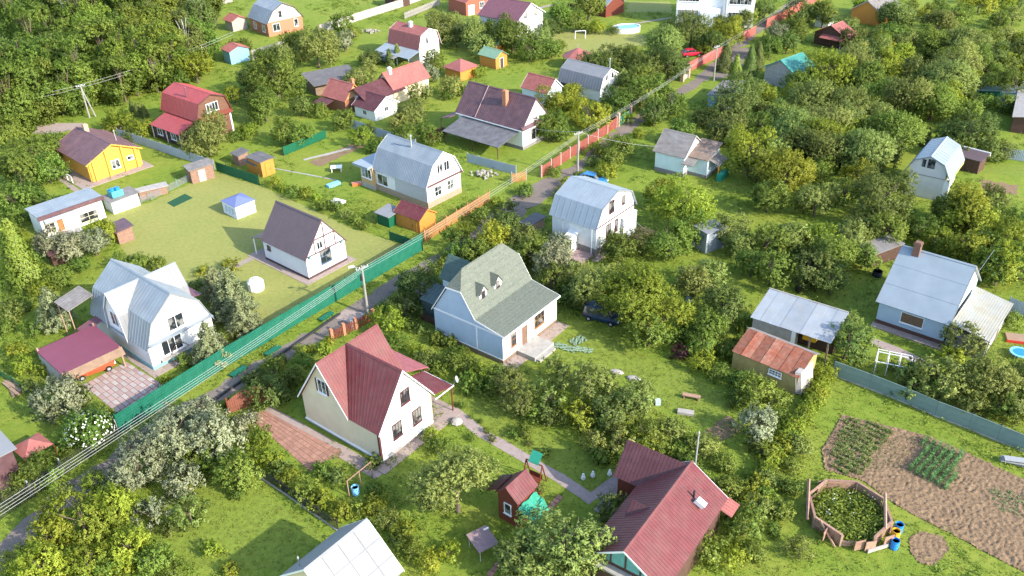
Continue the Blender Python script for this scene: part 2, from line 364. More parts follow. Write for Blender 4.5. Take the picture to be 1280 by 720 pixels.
    def gambrel(s, ze, zk, zr, k, e, o, wall, roof, style='seam', sp=.55, trim=None, y0=0, y1=None, gm=None, gz=None, wall2=None):
        y1 = s.L if y1 is None else y1; W = s.W; zw = ze+(zk-ze)*e/(k+e)-.12
        s.body(wall, [(0, zw), (k+.03, zk-.12), (W/2, zr-.1), (W-k-.03, zk-.12), (W, zw)], y0, y1)
        s.roof([(-e, ze), (k, zk), (W/2, zr), (W-k, zk), (W+e, ze)], roof, y0-o, y1+o, style, sp, trim)
        if gm: s.part(MB().prism([(.02, y0-.03, zw), (k, y0-.03, zk-.14), (W/2, y0-.03, zr-.13), (W-k, y0-.03, zk-.14), (W-.02, y0-.03, zw)], (0, .05, 0)), 'gable_panel', gm)
        s.ze, s.zr, s.zw = ze, zr, zw
    # -- openings
    def frame(s, face, off=0.0):
        return {'front': (np.array([0, -off, 0.]), np.array([1., 0, 0]), np.array([0, -1., 0])),
                'left': (np.array([-off, 0, 0.]), np.array([0, 1., 0]), np.array([-1., 0, 0])),
                'right': (np.array([s.W+off, 0, 0.]), np.array([0, 1., 0]), np.array([1., 0, 0])),
                'back': (np.array([0, s.L+off, 0.]), np.array([1., 0, 0]), np.array([0, 1., 0]))}[face]
    def win(s, face, u, z, w, h, nv=1, nh=0, fm=None, off=0.0, glass=None, name='window', label=None, sill=True):
        """window centred at u, z on a wall: frame bars, pane and sill"""
        b, U, N = s.frame(face, off); Z = np.array([0, 0, 1.]); c = b+U*u+Z*z; fm = fm or m_trimw; mb = MB(); f = .07
        def bar(u0, u1, z0, z1, d=.07): mb.hexa(c+U*u0+Z*z0-N*.01, U*(u1-u0), Z*(z1-z0), N*(d+.01))
        bar(-w/2-f, w/2+f, h/2, h/2+f); bar(-w/2-f, w/2+f, -h/2-f, -h/2); bar(-w/2-f, -w/2, -h/2, h/2); bar(w/2, w/2+f, -h/2, h/2)
        for i in range(nv):
            x = -w/2+w*(i+1)/(nv+1); bar(x-.025, x+.025, -h/2, h/2, .055)
        for i in range(nh):
            y = -h/2+h*(i+1)/(nh+1); bar(-w/2, w/2, y-.022, y+.022, .05)
        o = s.part(mb, name, fm)
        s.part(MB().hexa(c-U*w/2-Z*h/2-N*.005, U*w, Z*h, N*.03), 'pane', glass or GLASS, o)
        if sill: s.part(MB().hexa(c-U*(w/2+.12)-Z*(h/2+f+.05)-N*.01, U*(w+.24), Z*.05, N*.16), 'sill', fm, o)
        return o
    def winp(s, face, px, py, w, h, **k):
        x, y, z = s.hit(face, px, py); return s.win(face, x if face == 'front' else y, z, w, h, **k)
    def door(s, face, u, w, h, m, z0=0.0, fm=None, off=0.0):
        b, U, N = s.frame(face, off); Z = np.array([0, 0, 1.]); c = b+U*u+Z*z0
        o = s.part(MB().hexa(c-U*w/2-N*.01, U*w, Z*h, N*.05), 'door', m)
        mb = MB()
        for a in (-w/2-.08, w/2): mb.hexa(c+U*a-N*.01, U*.08, Z*(h+.08), N*.08)
        mb.hexa(c-U*w/2+Z*h-N*.01, U*w, Z*.08, N*.08); s.part(mb, 'door_frame', fm or m_trimw, o)
        s.part(MB().hexa(c+U*(w/2-.14)+Z*(h*.48), U*.05, Z*.14, N*.10), 'handle', m_dark, o)
        return o
    def chimney(s, x, y, z0, z1, a=.5, m=None, cap=True, pipe=False):
        if pipe:
            o = s.part(MB().tube((x, y, z0), (x, y, z1), a, 10), 'chimney_pipe', m or m_steel)
            s.part(MB().rings([(a*.3, z1-.02), (a*1.7, z1+.1), (a*1.5, z1+.2), (a*.2, z1+.36)], 10, x, y), 'cowl', m or m_steel, o)
        else:
            o = s.part(MB().box(x-a/2, x+a/2, y-a/2, y+a/2, z0, z1), 'chimney', m or m_brick)
            if cap: s.part(MB().box(x-a/2-.06, x+a/2+.06, y-a/2-.06, y+a/2+.06, z1-.22, z1-.1).box(x-a/2+.08, x+a/2-.08, y-a/2+.08, y+a/2-.08, z1-.1, z1+.06), 'chimney_cap', m or m_brick, o)
    def lean(s, q, m, style='seam', sp=.5, posts=None, pm=None, name='porch_roof', t=.08, pr=.05):
        """a lean-to roof as its own part, with posts down to the ground"""
        o = s.slope(q, m, style, sp, t, name=name)
        for (x, y, z) in posts or []: s.part(MB().box(x-pr, x+pr, y-pr, y+pr, 0, z), 'post', pm or m_trimw)
        return o
    def slab(s, x0, x1, y0, y1, z, m, name='apron', z0=-.1): return s.part(MB().box(x0, x1, y0, y1, z0, z), name, m)
def gp(W, e, ze, zr): return [(-e, ze), (W/2, zr), (W+e, ze)]
# ---- half-timbered cottage
h = House('half_timbered_house', 'small white half-timbered house with steep plain brown roof on the dry yellow lawn', 'house', -24.18, 90.2, 49.7, 5.99, 8.3, 'the half-timbered house')
h.gable(2.74, 6.9, .25, .12, m_shadewhite, m_mauve, 'seam', .42, m_brownroof, gm=m_white, gz=3.05)
h.plinth(m_plinthbr, .35); h.slab(-.9, h.W+.8, -.8, h.L+2.6, .06, m_pink)
for a, b in (((.1, 3.0), (5.9, 3.0)), ((1.35, 4.75), (4.65, 4.75))): h.part(MB().box(a[0]+.1, b[0]-.1, -.075, 0, a[1]-.09, a[1]+.09), 'timber_beam', m_brownroof)
for x0, z0, x1, z1 in ((1.45, 3.05, 1.45, 4.72), (3.0, 3.05, 3.0, 4.72), (4.55, 3.05, 4.55, 4.72), (3.0, 4.8, 3.0, 6.5)):
    h.part(MB().hexa((x0-.08, -.07, z0), (.16, 0, 0), (0, .06, 0), (x1-x0, 0, z1-z0)), 'timber_post', m_brownroof)
h.winp('front', 407, 319, 1.5, 1.75, nv=1, nh=1, fm=mat('slate_blue_window_frame', (.10, .16, .24), .5), off=.0)
h.win('front', 2.2, 3.85, .75, .9, nv=1, nh=0, off=.04, sill=False)
for px, py in ((385.8, 322), (425.5, 302)):
    x, _, z = h.hit('front', px, py); h.part(MB().box(x-.1, x+.1, -.22, 0, z-.12, z+.12), 'wall_lamp', m_teal)
h.lean([(-.1, h.L+2.3, 2.35), (4.2, h.L+2.3, 2.35), (4.2, h.L-.1, 3.1), (-.1, h.L-.1, 3.1)], m_mauve, 'seam', .45, [(.1, h.L+2.1, 2.3), (4.0, h.L+2.1, 2.3)])
h.win('left', 7.2, 2.0, .5, .5, nv=0, fm=m_brownroof)
# ---- cream house with red cross gables
h = House('cream_house', 'cream and white house with steep red cross-gabled roof beside the brick paved yard', 'house', -11.92, 58.25, 51.4, 6.63, 9.97, 'the cream house')
W, L = h.W, h.L
h.body(m_cream, [(0, 3.75), (W/2, 8.25), (W, 3.75)], .03, 3.6, .35)
h.body(m_cream, [(.3, 3.75), (W/2, 8.2), (W, 3.75)], 3.6, 6.6, .35, 'inner_wall')
h.part(MB().prism([(0, -.03, .35), (0, -.03, 3.75), (W/2, -.03, 8.28), (W, -.03, 3.75), (W, -.03, .35)], (0, .06, 0)), 'front_gable_wall', m_white)
h.slope([(-.24, -.3, 3.5), (-.24, 3.45, 3.5), (W/2, 6.7, 8.4), (W/2, -.3, 8.4)], m_redroof, 'corr', .3); h.slope([(W+.3, -.3, 3.5), (W+.3, 6.7, 3.5), (W/2, 6.7, 8.4), (W/2, -.3, 8.4)], m_redroof, 'corr', .3)
h.part(MB().prism([(-.24, -.33, 3.52), (W/2, -.33, 8.42), (W+.3, -.33, 3.52), (W+.3, -.33, 3.34), (W/2, -.33, 8.24), (-.24, -.33, 3.34)], (0, .03, 0)), 'bargeboard', m_trimw); h.part(MB().prism([(W/2-.15, -.32, 8.3), (W/2, -.32, 8.46), (W/2+.15, -.32, 8.3)], (0, 6.9, 0)), 'ridge_cap', m_redroof)
P = [(0, 3.4, .35), (0, 3.4, 3.2), (0, 6.75, 8.05), (0, L, 3.2), (0, L, .35)]
h.part(MB().prism([(x-.02, y, z) for x, y, z in P], (W+.5, 0, 0)), 'cross_wing_wall', m_cream)
for y0, y1, z0 in ((3.5, 6.75, 3.55), (10.35, 6.75, 2.9)):
    h.slope([(-.3, y0, z0), (7.3, y0, z0), (7.3, y1, 8.2), (-.3, y1, 8.2)], m_redroof, 'corr', .3)
    h.part(MB().prism([(-.33, y0, z0+.04), (-.33, y1, 8.24), (-.33, y1, 8.02), (-.33, y0, z0-.18)], (.03, 0, 0)), 'bargeboard', m_trimw)
h.part(MB().prism([(-.3, 6.6, 8.14), (-.3, 6.75, 8.28), (-.3, 6.9, 8.14)], (7.6, 0, 0)), 'ridge_cap', m_redroof)
h.plinth(m_concrete, .38); h.part(MB().box(-.18, 0, -.1, L, .36, .44).box(0, W, -.2, -.05, .36, .44), 'drip_ledge', m_trimw)
h.lean([(9.3, -.5, 3.05), (9.3, 3.3, 3.05), (6.75, 3.3, 3.75), (6.75, -.5, 3.75)], m_redroof, 'corr', .3, [(9.15, -.35, 3.0), (9.15, 3.1, 3.0)], m_redwood, 'canopy_roof')
h.part(MB().box(6.75, 9.32, -.56, -.5, 3.02, 3.12).box(9.3, 9.36, -.5, 3.3, 2.94, 3.04), 'fascia', m_trimw)
h.lean([(10.2, 3.5, 2.9), (10.2, 9.6, 2.9), (6.9, 9.6, 4.3), (6.9, 3.5, 4.3)], mat('dusty_red_roof', (.33, .11, .12), .5), 'corr', .3, [(10.0, 3.7, 2.8), (10.0, 9.4, 2.8)], m_redwood)
for px, py, w_, h_ in ((505.5, 495, 1.0, 1.35), (520.5, 519.5, 1.0, 1.5), (496, 537, 1.0, 1.5)): h.winp('front', px, py, w_, h_, nv=2, nh=0, fm=m_redroof2, off=.03)
h.win('left', 6.75, 5.5, 1.0, 1.4, nv=1, off=.02)
for a in (-.75, .62): h.part(MB().box(-.09, 0, 6.75+a-.05, 6.75+a+.17, 4.8, 6.2), 'shutter', m_redroof2)
h.part(MB().box(-.09, .12, -.09, .12, .4, 3.6), 'corner_board', m_redroof2); h.part(MB().box(W-.12, W+.05, -.06, .1, .4, 3.6), 'corner_board', m_cream)
h.part(MB().box(.7, 2.3, -.35, -.06, .42, .5), 'bench', m_concrete)
h.part(MB().tube((9.35, -.45, 3.1), (9.5, -.6, 3.7), .03), 'dish_arm', m_steel); dish = h.part(MB().rings([(.02, 0), (.24, .05), (.34, .13)], 14), 'satellite_dish', m_steel); dish.location = (9.5, -.65, 3.7); dish.rotation_euler = (1.2, 0, .5)
h.part(MB().box(W, 9.6, -1.2, 9, -.1, .08), 'terrace', m_pink); h.part(MB().box(-.9, W+1.4, -1.2, 0, -.1, .06), 'apron', m_pink)
# ---- white gambrel house behind the carport
h = House('white_gambrel_house', 'big white house with crossed zinc gambrel roofs beside the pink chequered yard', 'house', -37.01, 73.0, 49.4, 7.42, 11.2, 'the crossed gambrel')
W, L = h.W, h.L
h.gambrel(2.5, 5.36, 7.6, .93, .22, .15, m_white, m_zinc, 'seam', .5, m_zincw)
prof = [(3.55, 2.3), (4.0, 5.1), (5.5, 7.45), (7.0, 5.1), (7.45, 2.3)]
h.part(MB().prism([(-.12, 3.7, 2.2)]+[(-.12, y, z-.1) for y, z in prof[1:4]]+[(-.12, 7.3, 2.2)], (W+.24, 0, 0)), 'cross_gable_wall', m_white)
for i in range(4):
    (a, za), (b, zb) = prof[i], prof[i+1]
    if za > zb: (a, za), (b, zb) = (b, zb), (a, za)
    h.slope([(-.32, a, za), (W+.32, a, za), (W+.32, b, zb), (-.32, b, zb)], m_zincw if i < 2 else m_zinc, 'seam', .5, t=.08)
mb = MB()
for i in range(4):
    (a, za), (b, zb) = prof[i], prof[i+1]; mb.prism([(-.35, a, za+.02), (-.35, b, zb+.02), (-.35, b, zb-.2), (-.35, a, za-.2)], (.03, 0, 0))
h.part(mb, 'bargeboard', m_trimw)
h.win('left', 5.5, 4.2, 1.3, 1.6, nv=1, off=.12); h.winp('front', 219.5, 402, 1.7, 1.5, nv=1); h.winp('front', 215, 430.5, 2.2, 1.6, nv=2)
h.win('front', 3.7, 6.6, .5, .12, nv=0, sill=False)
h.part(MB().box(-.02, W+.02, -.55, -.02, 3.0, 3.12), 'canopy', m_zinc)
for i in range(2): h.part(MB().hexa((2.0+i*2.1, -.35, 1.0), (.1, 0, 0), (0, .05, 0), (.9*(1-2*i), 0, 1.1)), 'balcony_brace', m_dwood)
h.part(MB().box(.9, 5.6, -.6, -.05, .75, .85), 'balcony_floor', m_concrete); h.plinth(mat('turquoise_plinth', (.25, .55, .58), .7), .45)
h.slab(-.7, W+.5, -1.2, L+.3, .06, m_pink)
h.lean([(-2.6, 10.5, 4.4), (-2.6, 13.5, 4.4), (.4, 13.5, 5.0), (.4, 10.5, 5.0)], m_slate, 'seam', .5, [(-2.4, 10.7, 4.3), (-2.4, 13.3, 4.3)], m_wood)
h.lean([(-2.4, 8.8, 2.2), (-2.4, 10.2, 2.2), (-.05, 10.2, 2.7), (-.05, 8.8, 2.7)], m_purple, 'seam', .5, name='side_canopy')
h.lean([(9.6, 5, 2.6), (9.6, 10, 2.6), (W, 10, 3.0), (W, 5, 3.0)], m_purple, 'seam', .5, name='side_canopy')
# ---- sage-green roofed house
h = House('green_roofed_house', 'pale blue-grey house with sage green shingle roof, two little dormers and long porch', 'house', -1.12, 72.32, 51.5, 9.4, 9.2, 'the green-roofed house')
W, L = h.W, h.L
P = [(0, .5), (0, 3.55), (3.4, 4.1), (5.15, 6.8), (7.05, 6.7), (9.2, 3.4), (9.2, .5)]
h.part(MB().prism([(0, y, z) for y, z in P], (W, 0, 0)), 'wall', m_bluegrey)
h.part(MB().box(-.0, W, -.035, .02, .5, 3.5), 'front_wall', m_white)
h.plinth(mat('brown_stone_plinth', (.24, .17, .12), .9, .2, 4, bump=.4), .5)
x0, x1 = -.15, W+.15
h.slope([(x0, -.38, 3.58), (x1, -.38, 3.58), (x1, 3.4, 4.25), (x0, 3.4, 4.25)], m_greenroof, 'course', .45)
def bigslope(q, nm='roof_slope'):
    h.part(MB().slab(q, .09), nm, m_greenroof)
bigslope([(x0, 3.38, 4.24), (x1, 3.38, 4.24), (x1, 5.11, 6.97), (x0, 5.11, 6.97)])
bigslope([(x0, 5.11, 6.97), (x1, 5.11, 6.97), (8.05, 6.15, 8.6), (1.35, 6.15, 8.6)])
bigslope([(x0, 9.4, 3.38), (x1, 9.4, 3.38), (x1, 7.15, 6.85), (x0, 7.15, 6.85)])
bigslope([(x0, 7.15, 6.85), (x1, 7.15, 6.85), (8.05, 6.15, 8.6), (1.35, 6.15, 8.6)])
for xa, xb, nm in ((x0, 1.35, 'hip'), (x1, 8.05, 'hip')):
    h.part(MB().prism([(xa, 5.11, 6.97), (xa, 7.15, 6.85), (xb, 6.15, 8.6)], (0, 0, -.09)), nm, m_greenroof)
mb = MB()
for yy in np.arange(3.75, 6.0, .4):
    z = 4.24+(yy-3.38)*1.578; mb.hexa((x0 if yy < 5.1 else x0+1.35*(yy-5.1), yy, z), ((x1-x0) if yy < 5.1 else (x1-x0)-2.6*(yy-5.1), 0, 0), (0, .03, .047), (0, -.03, .02))
h.part(mb, 'course', m_greenroof, None, 'stuff')
h.part(MB().tube((1.35, 6.15, 8.58), (8.05, 6.15, 8.58), .09), 'ridge_cap', m_greenroof)
E2 = [(-.4, 3.58), (3.4, 4.25), (5.11, 6.97), (7.15, 6.85), (9.4, 3.38)]
for xx in (x0-.03, x1):
    mb = MB()
    for (a, za), (b, zb) in zip(E2, E2[1:]): mb.prism([(xx, a, za+.02), (xx, b, zb+.02), (xx, b, zb-.16), (xx, a, za-.16)], (.03, 0, 0))
    h.part(mb, 'bargeboard', m_trimw)
h.part(MB().box(x0, x1, -.44, -.38, 3.42, 3.6), 'gutter', m_trimw)
h.part(MB().box(-.04, 0, 0, 9.2, 3.35, 3.55).box(-.04, 0, 3.3, 3.45, .5, 3.35).box(-.04, 0, 0, 9.2, .5, .62), 'wall_trim', m_trimw)
for px in (604.5, 622.5):                      # two dormers, each with its window
    py = 379.5 if px < 610 else 363.5
    o_, d_ = ray(px, py); b_ = np.array([h.x, h.y, 0]); t_ = (4.15-(o_-b_)@h.uy)/(d_@h.uy); p_ = o_+t_*d_-b_; xc = p_@h.ux
    d0 = h.part(MB().prism([(xc-.6, 4.15, 4.9), (xc-.6, 4.15, 6.2), (xc, 4.15, 6.95), (xc+.6, 4.15, 6.2), (xc+.6, 4.15, 4.9)], (0, 1.3, 0)), 'dormer', m_white)
    for sg in (-1, 1): h.part(MB().slab([(xc+sg*.75, 3.95, 6.05), (xc+sg*.75, 5.3, 6.05), (xc, 5.8, 7.05), (xc, 3.95, 7.05)], .07), 'dormer_roof', m_greenroof, d0)
    h.part(MB().box(xc-.3, xc+.3, 4.1, 4.16, 5.35, 6.25), 'dormer_window', m_brownroof, d0); h.part(MB().box(xc-.22, xc+.22, 4.08, 4.12, 5.43, 6.17), 'pane', GLASS, d0)
for px, py, w_, h_, nv in ((641.5, 423.5, .7, 1.5, 0), (673.5, 398, 1.6, 1.6, 2)): h.winp('front', px, py, w_, h_, nv=nv, nh=1, fm=mat('varnished_window_frame', (.35, .16, .07), .5), off=.03)
u_, _, z_ = h.hit('front', 655, 415); h.door('front', u_, 1.0, 2.3, mat('brown_glazed_door', (.22, .13, .09), .4), .55, off=.03)
h.slab(2.2, 5.6, -2.4, -.05, .55, m_concrete, 'stone_porch'); h.slab(2.4, 5.2, -2.9, -2.4, .28, m_concrete, 'step'); h.slab(-.2, W+.3, -1.5, -.0, .05, m_pink)
h.part(MB().prism([(4.7, 8.9, .3), (4.7, 8.9, 4.1), (6.3, 8.9, 6.0), (7.9, 8.9, 4.1), (7.9, 8.9, .3)], (0, 3.2, 0)), 'rear_wing_wall', m_blueoff)
for a, b in ((4.4, 6.3), (8.2, 6.3)): h.slope([(a, 7.9, 3.85), (a, 12.4, 3.85), (b, 12.4, 6.1), (b, 7.9, 6.1)], m_greenroof2, 'course', .45, name='rear_wing_roof')
m_pg = mat('dark_grey_green_boards', (.10, .145, .135), .7, .1, 2)
h.part(MB().prism([(2.0, 9.4, 0), (4.6, 9.4, 0), (4.6, 9.4, 2.7), (2.0, 9.4, 2.2)], (0, 3.6, 0)), 'rear_porch', m_pg); h.slope([(1.8, 9.3, 2.2), (1.8, 13.1, 2.2), (4.7, 13.1, 2.8), (4.7, 9.3, 2.8)], m_pg, 'seam', .5, name='rear_porch_roof')
h.lean([(2.6, 13.0, 2.2), (2.6, 15.0, 2.2), (5.0, 15.0, 2.5), (5.0, 13.0, 2.5)], m_slate, 'seam', .5, [(2.7, 13.2, 2.2), (2.7, 14.9, 2.2)], m_dwood, 'canopy_roof')
h.part(MB().box(1.2, 2.0, 9.6, 9.66, .05, 1.0).box(1.2, 1.26, 9.66, 12.5, .05, 1.0), 'porch_railing', m_dwood)
# ---- white metal-roofed gambrel in the middle
h = House('zinc_gambrel_house', 'white gambrel house with smooth pale blue zinc roof and brick-red window frames', 'house', 10.36, 93.73, 49.6, 8.2, 6.59, 'the zinc gambrel')
W, L = h.W, h.L
h.gambrel(3.95, 6.3, 7.55, .82, .41, .26, m_white, m_zincb, 'seam', .9, m_zincw)
h.plinth(m_plinth, 1.1); h.part(MB().box(-.03, W+.05, -.07, 0, 3.85, 4.0), 'belt_trim', m_redroof2)
h.corner(m_trimw, 3.9, 1.1)
fr = m_redroof2
for px, py, w_, h_, nv in ((764.5, 258, .95, 1.5, 1), (779.5, 249.5, .55, 1.0, 0), (760.5, 287.5, .95, 1.6, 1), (770, 281, .55, 1.5, 0)): h.winp('front', px, py, w_, h_, nv=nv, fm=fr)
h.part(MB().rings([(.03, .0), (.3, .05), (.36, .15)], 12), 'meter_dish', m_whitep).location = (.9, -.2, 2.6)
mb = MB()
for i in range(9): mb.box(W-2.9, W+.1, -.5, -.47, .3+i*.33, .34+i*.33)
for i in range(8): mb.box(W-2.9+i*.42, W-2.86+i*.42, -.5, -.47, .2, 3.2)
mb.box(W-2.9, W+.12, -.52, -.1, 3.2, 3.28); h.part(mb, 'glazed_porch_frame', m_trimw); h.part(MB().box(W-2.85, W+.08, -.46, -.1, .2, 3.2), 'porch_glazing', mat('pale_porch_glass', (.45, .50, .52), .15, spec=.7))
h.slab(W-3.1, W+1.8, -3.2, 0, .15, m_paver, 'terrace'); h.slab(-2.6, 0, .3, 5.2, .35, m_tilep, 'side_terrace'); h.slab(-.9, W-3, -.9, 0, .05, m_pink)
for yy in (.6, 5.0): h.part(MB().box(-.14, -.02, yy-.06, yy+.06, .3, 3.7), 'downpipe', m_trimw)
h.part(MB().box(-1.3, -.05, 2.7, 3.7, .35, 2.2).prism([(-1.5, 2.5, 2.2), (-1.5, 3.9, 2.2), (0, 3.9, 2.7), (0, 2.5, 2.7)], (0, 0, .06)), 'side_entry', m_white)
# ---- long zinc gambrel with red belt
h = House('long_gambrel_house', 'long white gambrel house with blue-grey corrugated roof and yellow brick porch', 'house', -11.12, 108.28, 49.0, 6.62, 10.37, 'the long gambrel')
W, L = h.W, h.L
h.gambrel(3.16, 5.96, 7.36, 1.15, .37, .23, m_white, m_zinc, 'corr', .3, m_white)
h.plinth(mat('sandstone_plinth', (.40, .30, .22), .9, .2, 4, bump=.3), .9); h.part(MB().box(-.2, W+.4, -.3, 0, 3.2, 3.34), 'belt_trim', m_redroof2)
for px, py, w_, h_ in ((549.3, 210.5, .95, 1.3), (557.8, 206.8, .95, 1.3), (547.3, 238.3, 1.2, 1.35), (562.8, 230.3, 1.2, 1.35)): h.winp('front', px, py, w_, h_, nv=1 if py < 212 else 1, nh=0 if py < 212 else 1)
h.part(MB().box(-.06, 0, 0, 6.3, .9, 3.2), 'grey_side_cladding', mat('grey_side_siding', (.55, .56, .57), .7, .05, lines=('Z', .2)))
h.winp('left', 478.5, 225, 2.0, 1.5, nv=1, fm=m_trimw); h.chimney(2.6, 5.2, 6.2, 8.4, .11, m_steel, pipe=True)
h.part(MB().box(-.5, 4.5, L, L+2.6, .7, 3.4), 'porch_wall', mat('yellow_brick', (.58, .40, .20), .8, .1, 6, lines=('Z', .12))); h.part(MB().box(-.52, 4.5, L, L+2.62, 0, .75), 'porch_plinth', m_concrete)
h.part(MB().hexa((-1.2, L+.2, 3.3), (6, 0, 0), (0, 3.2, 0), (0, 0, .35)), 'porch_roof', m_zincb)
h.win('left', L+1.3, 2.3, 1.9, 1.3, nv=2, off=.5)
# ---- brown roofed house with grey lean-to
h = House('brown_roofed_house', 'white house with brown tiled roof, brick chimney and wide dark lean-to roof', 'house', 2.31, 127.81, 49.8, 6.42, 13.4, 'the brown-roofed house')
W, L = h.W, h.L
h.gable(3.37, 7.55, .47, .24, m_white2, m_brownroof, 'tile', .4, m_brownroof, gm=m_white, gz=3.9)
h.plinth(m_plinth, .5); h.part(MB().prism([(-.4, -.5, 3.3), (W+.4, -.5, 3.3), (W+.4, -.03, 3.75), (-.4, -.03, 3.75)], (0, 0, .08)), 'gable_skirt_roof', m_brownroof)
for px, py in ((668.3, 141.5), (666.3, 167), (672.6, 163)): h.winp('front', px, py, .75, 1.4, nv=0, fm=m_redroof2)
h.chimney(1.9, 4.9, 5.0, 8.1, .75, m_brick); h.part(MB().box(-.62, -.57, -.2, L, 3.2, 3.36), 'gutter', m_white)
h.part(MB().box(-.5, W/2, 9.5, 9.62, 3.6, 3.7), 'snow_guard', m_dark)
h.part(MB().hexa((-.45, 9.3, 3.46), (0, .1, 0), (W/2+.4, 0, 4.15), (-.05, 0, .06)), 'roof_joint_strip', mat('pale_mauve_strip', (.45, .3, .3), .6))
k_ = .5
h.lean([(-5.2, .6, 2.0), (-5.2, 12.2, 2.0), (-.1, 12.2, 3.0), (-.1, .6, 3.0)], mat('dark_slate_lean_to', (.13, .13, .145), .7, .12, 1.2, col2=(.2, .2, .21), stain=.5), 'corr', .3, [(-5.0, .9, 2), (-5.0, 6, 2), (-5, 11.9, 2)], m_dwood, 'lean_to_roof')
h.lean([(-2, L+2.2, 2.4), (1.5, L+2.2, 2.4), (1.5, L+.1, 3.0), (-2, L+.1, 3.0)], m_purple, 'seam', .5, [(-1.9, L+2.1, 2.4)], m_dwood)
# ---- little red roofed house behind it
h = House('red_shed_house', 'small white outbuilding with faded red roof tucked behind the brown-roofed house', 'outbuilding', *G(684, 133), 49, 4.2, 5.6)
h.gable(2.3, 4.4, .25, .25, m_blueoff, m_salmon, 'corr', .3, m_trimw)
# ---- yellow log house
h = House('yellow_log_house', 'honey yellow log house with brown metal roof and pale concrete apron', 'house', -61.63, 120.16, 47.1, 7.67, 10.22, 'the log house')
W, L = h.W, h.L
h.gable(2.96, 4.96, .6, .5, m_yellowlog, m_brownroof, 'seam', .35, m_yellowlog)
mb = MB()
for i in range(11): mb.tube((-.25, .04, .3+i*.26), (W+.25, .04, .3+i*.26), .14, 6).tube((.03, -.25, .3+i*.26), (.03, L+.25, .3+i*.26), .14, 6)
h.part(mb, 'log_course', m_yellowlog, None, 'stuff')
for x in (.6, W*.36, W*.68, W-.5): h.part(MB().box(x-.17, x+.17, -.3, .0, .1, 3.2+min(x, W-x)*.45), 'log_post', m_yellowlog)
h.winp('front', 144, 204.5, 1.15, 1.2, nv=1, off=.14); h.winp('front', 162, 196.5, .9, .5, nv=0, off=.14)
h.slab(-2.2, W+1.2, -1.5, L+.3, .08, m_pink); h.chimney(W/2+.3, 8.1, 4.3, 5.9, .65, mat('beige_chimney', (.55, .38, .25), .8)); h.chimney(W*.8, 3.0, 3.8, 5.3, .07, m_steel, pipe=True)
mb = MB()
for yy in (2.0, 3.6): mb.box(-2.2, -2.1, yy, yy+.1, .0, 1.2)
mb.box(-2.2, -2.1, 2.0, 3.7, 1.1, 1.2); h.part(mb, 'step_railing', m_trimw)
# ---- red gambrel with log gable
h = House('red_gambrel_house', 'log house with bright red gambrel roof and red lean-to porch near the forest', 'house', -49.59, 134.68, 51.3, 6.19, 9.44, 'the red gambrel')
W, L = h.W, h.L
h.gambrel(3.63, 6.35, 7.34, .57, .39, .3, m_brownlog, m_brightred, 'seam', .35, m_redroof2)
h.winp('front', 265, 133.5, 2.1, 1.3, nv=3, nh=0); h.part(MB().prism([(-.1, -.75, 3.5), (W+.1, -.75, 3.5), (W+.1, -.03, 3.95), (-.1, -.03, 3.95)], (0, 0, .07)), 'gable_skirt_roof', m_redwood)
h.part(MB().box(W-.2, W+.05, -.1, .1, 0, 3.4), 'corner_board', m_trimw)
h.lean([(-3.5, .6, 2.3), (-3.5, 8.6, 2.3), (-.05, 8.6, 3.55), (-.05, .6, 3.55)], m_brightred, 'seam', .35, [(-3.3, .8, 2.3), (-3.3, 4.5, 2.3), (-3.3, 8.4, 2.3)], m_trimw)
h.part(MB().box(-3.2, 0, .9, 8.3, .2, 2.3), 'porch_wall', m_dwood)
for yy in (2.6, 6.4): h.win('left', yy, 1.5, 1.3, 1.0, nv=1, off=3.2)
h.chimney(1.2, 3.6, 6.6, 8.0, .12, m_purple, pipe=True)
# ---- white gambrel with tiled red roof, top
h = House('tiled_gambrel_house', 'white house with tiled brick-red gambrel roof and pale tin veranda', 'house', -17.01, 172.72, 48.7, 5.56, 8.4, 'the tiled gambrel')
W, L = h.W, h.L
h.gambrel(2.89, 5.6, 6.55, .47, .43, .34, m_white, m_salmon, 'course', .4, m_white)
h.winp('front', 533.5, 50.5, .55, 1.1, nv=0); h.winp('front', 541.5, 65, 1.1, 1.3, nv=1, nh=1); h.chimney(2.2, 4.2, 5.6, 7.3, .6, m_whitep)
h.lean([(-3.6, -.6, 2.0), (-3.6, 9.2, 2.0), (-.1, 9.2, 2.9), (-.1, -.6, 2.9)], m_zincb, 'seam', .5, [(-3.4, -.4, 2), (-3.4, 3, 2), (-3.4, 6, 2), (-3.4, 9, 2)], m_blueoff, 'veranda_roof')
h.part(MB().box(-3.3, 0, 5.2, 8.9, .2, 2.0), 'veranda_wall', m_bluegrey); h.lean([(-5, 2.3, 1.9), (-5, 6, 1.9), (-3.6, 6, 2.1), (-3.6, 2.3, 2.1)], m_zincw, 'seam', .5, name='canopy')
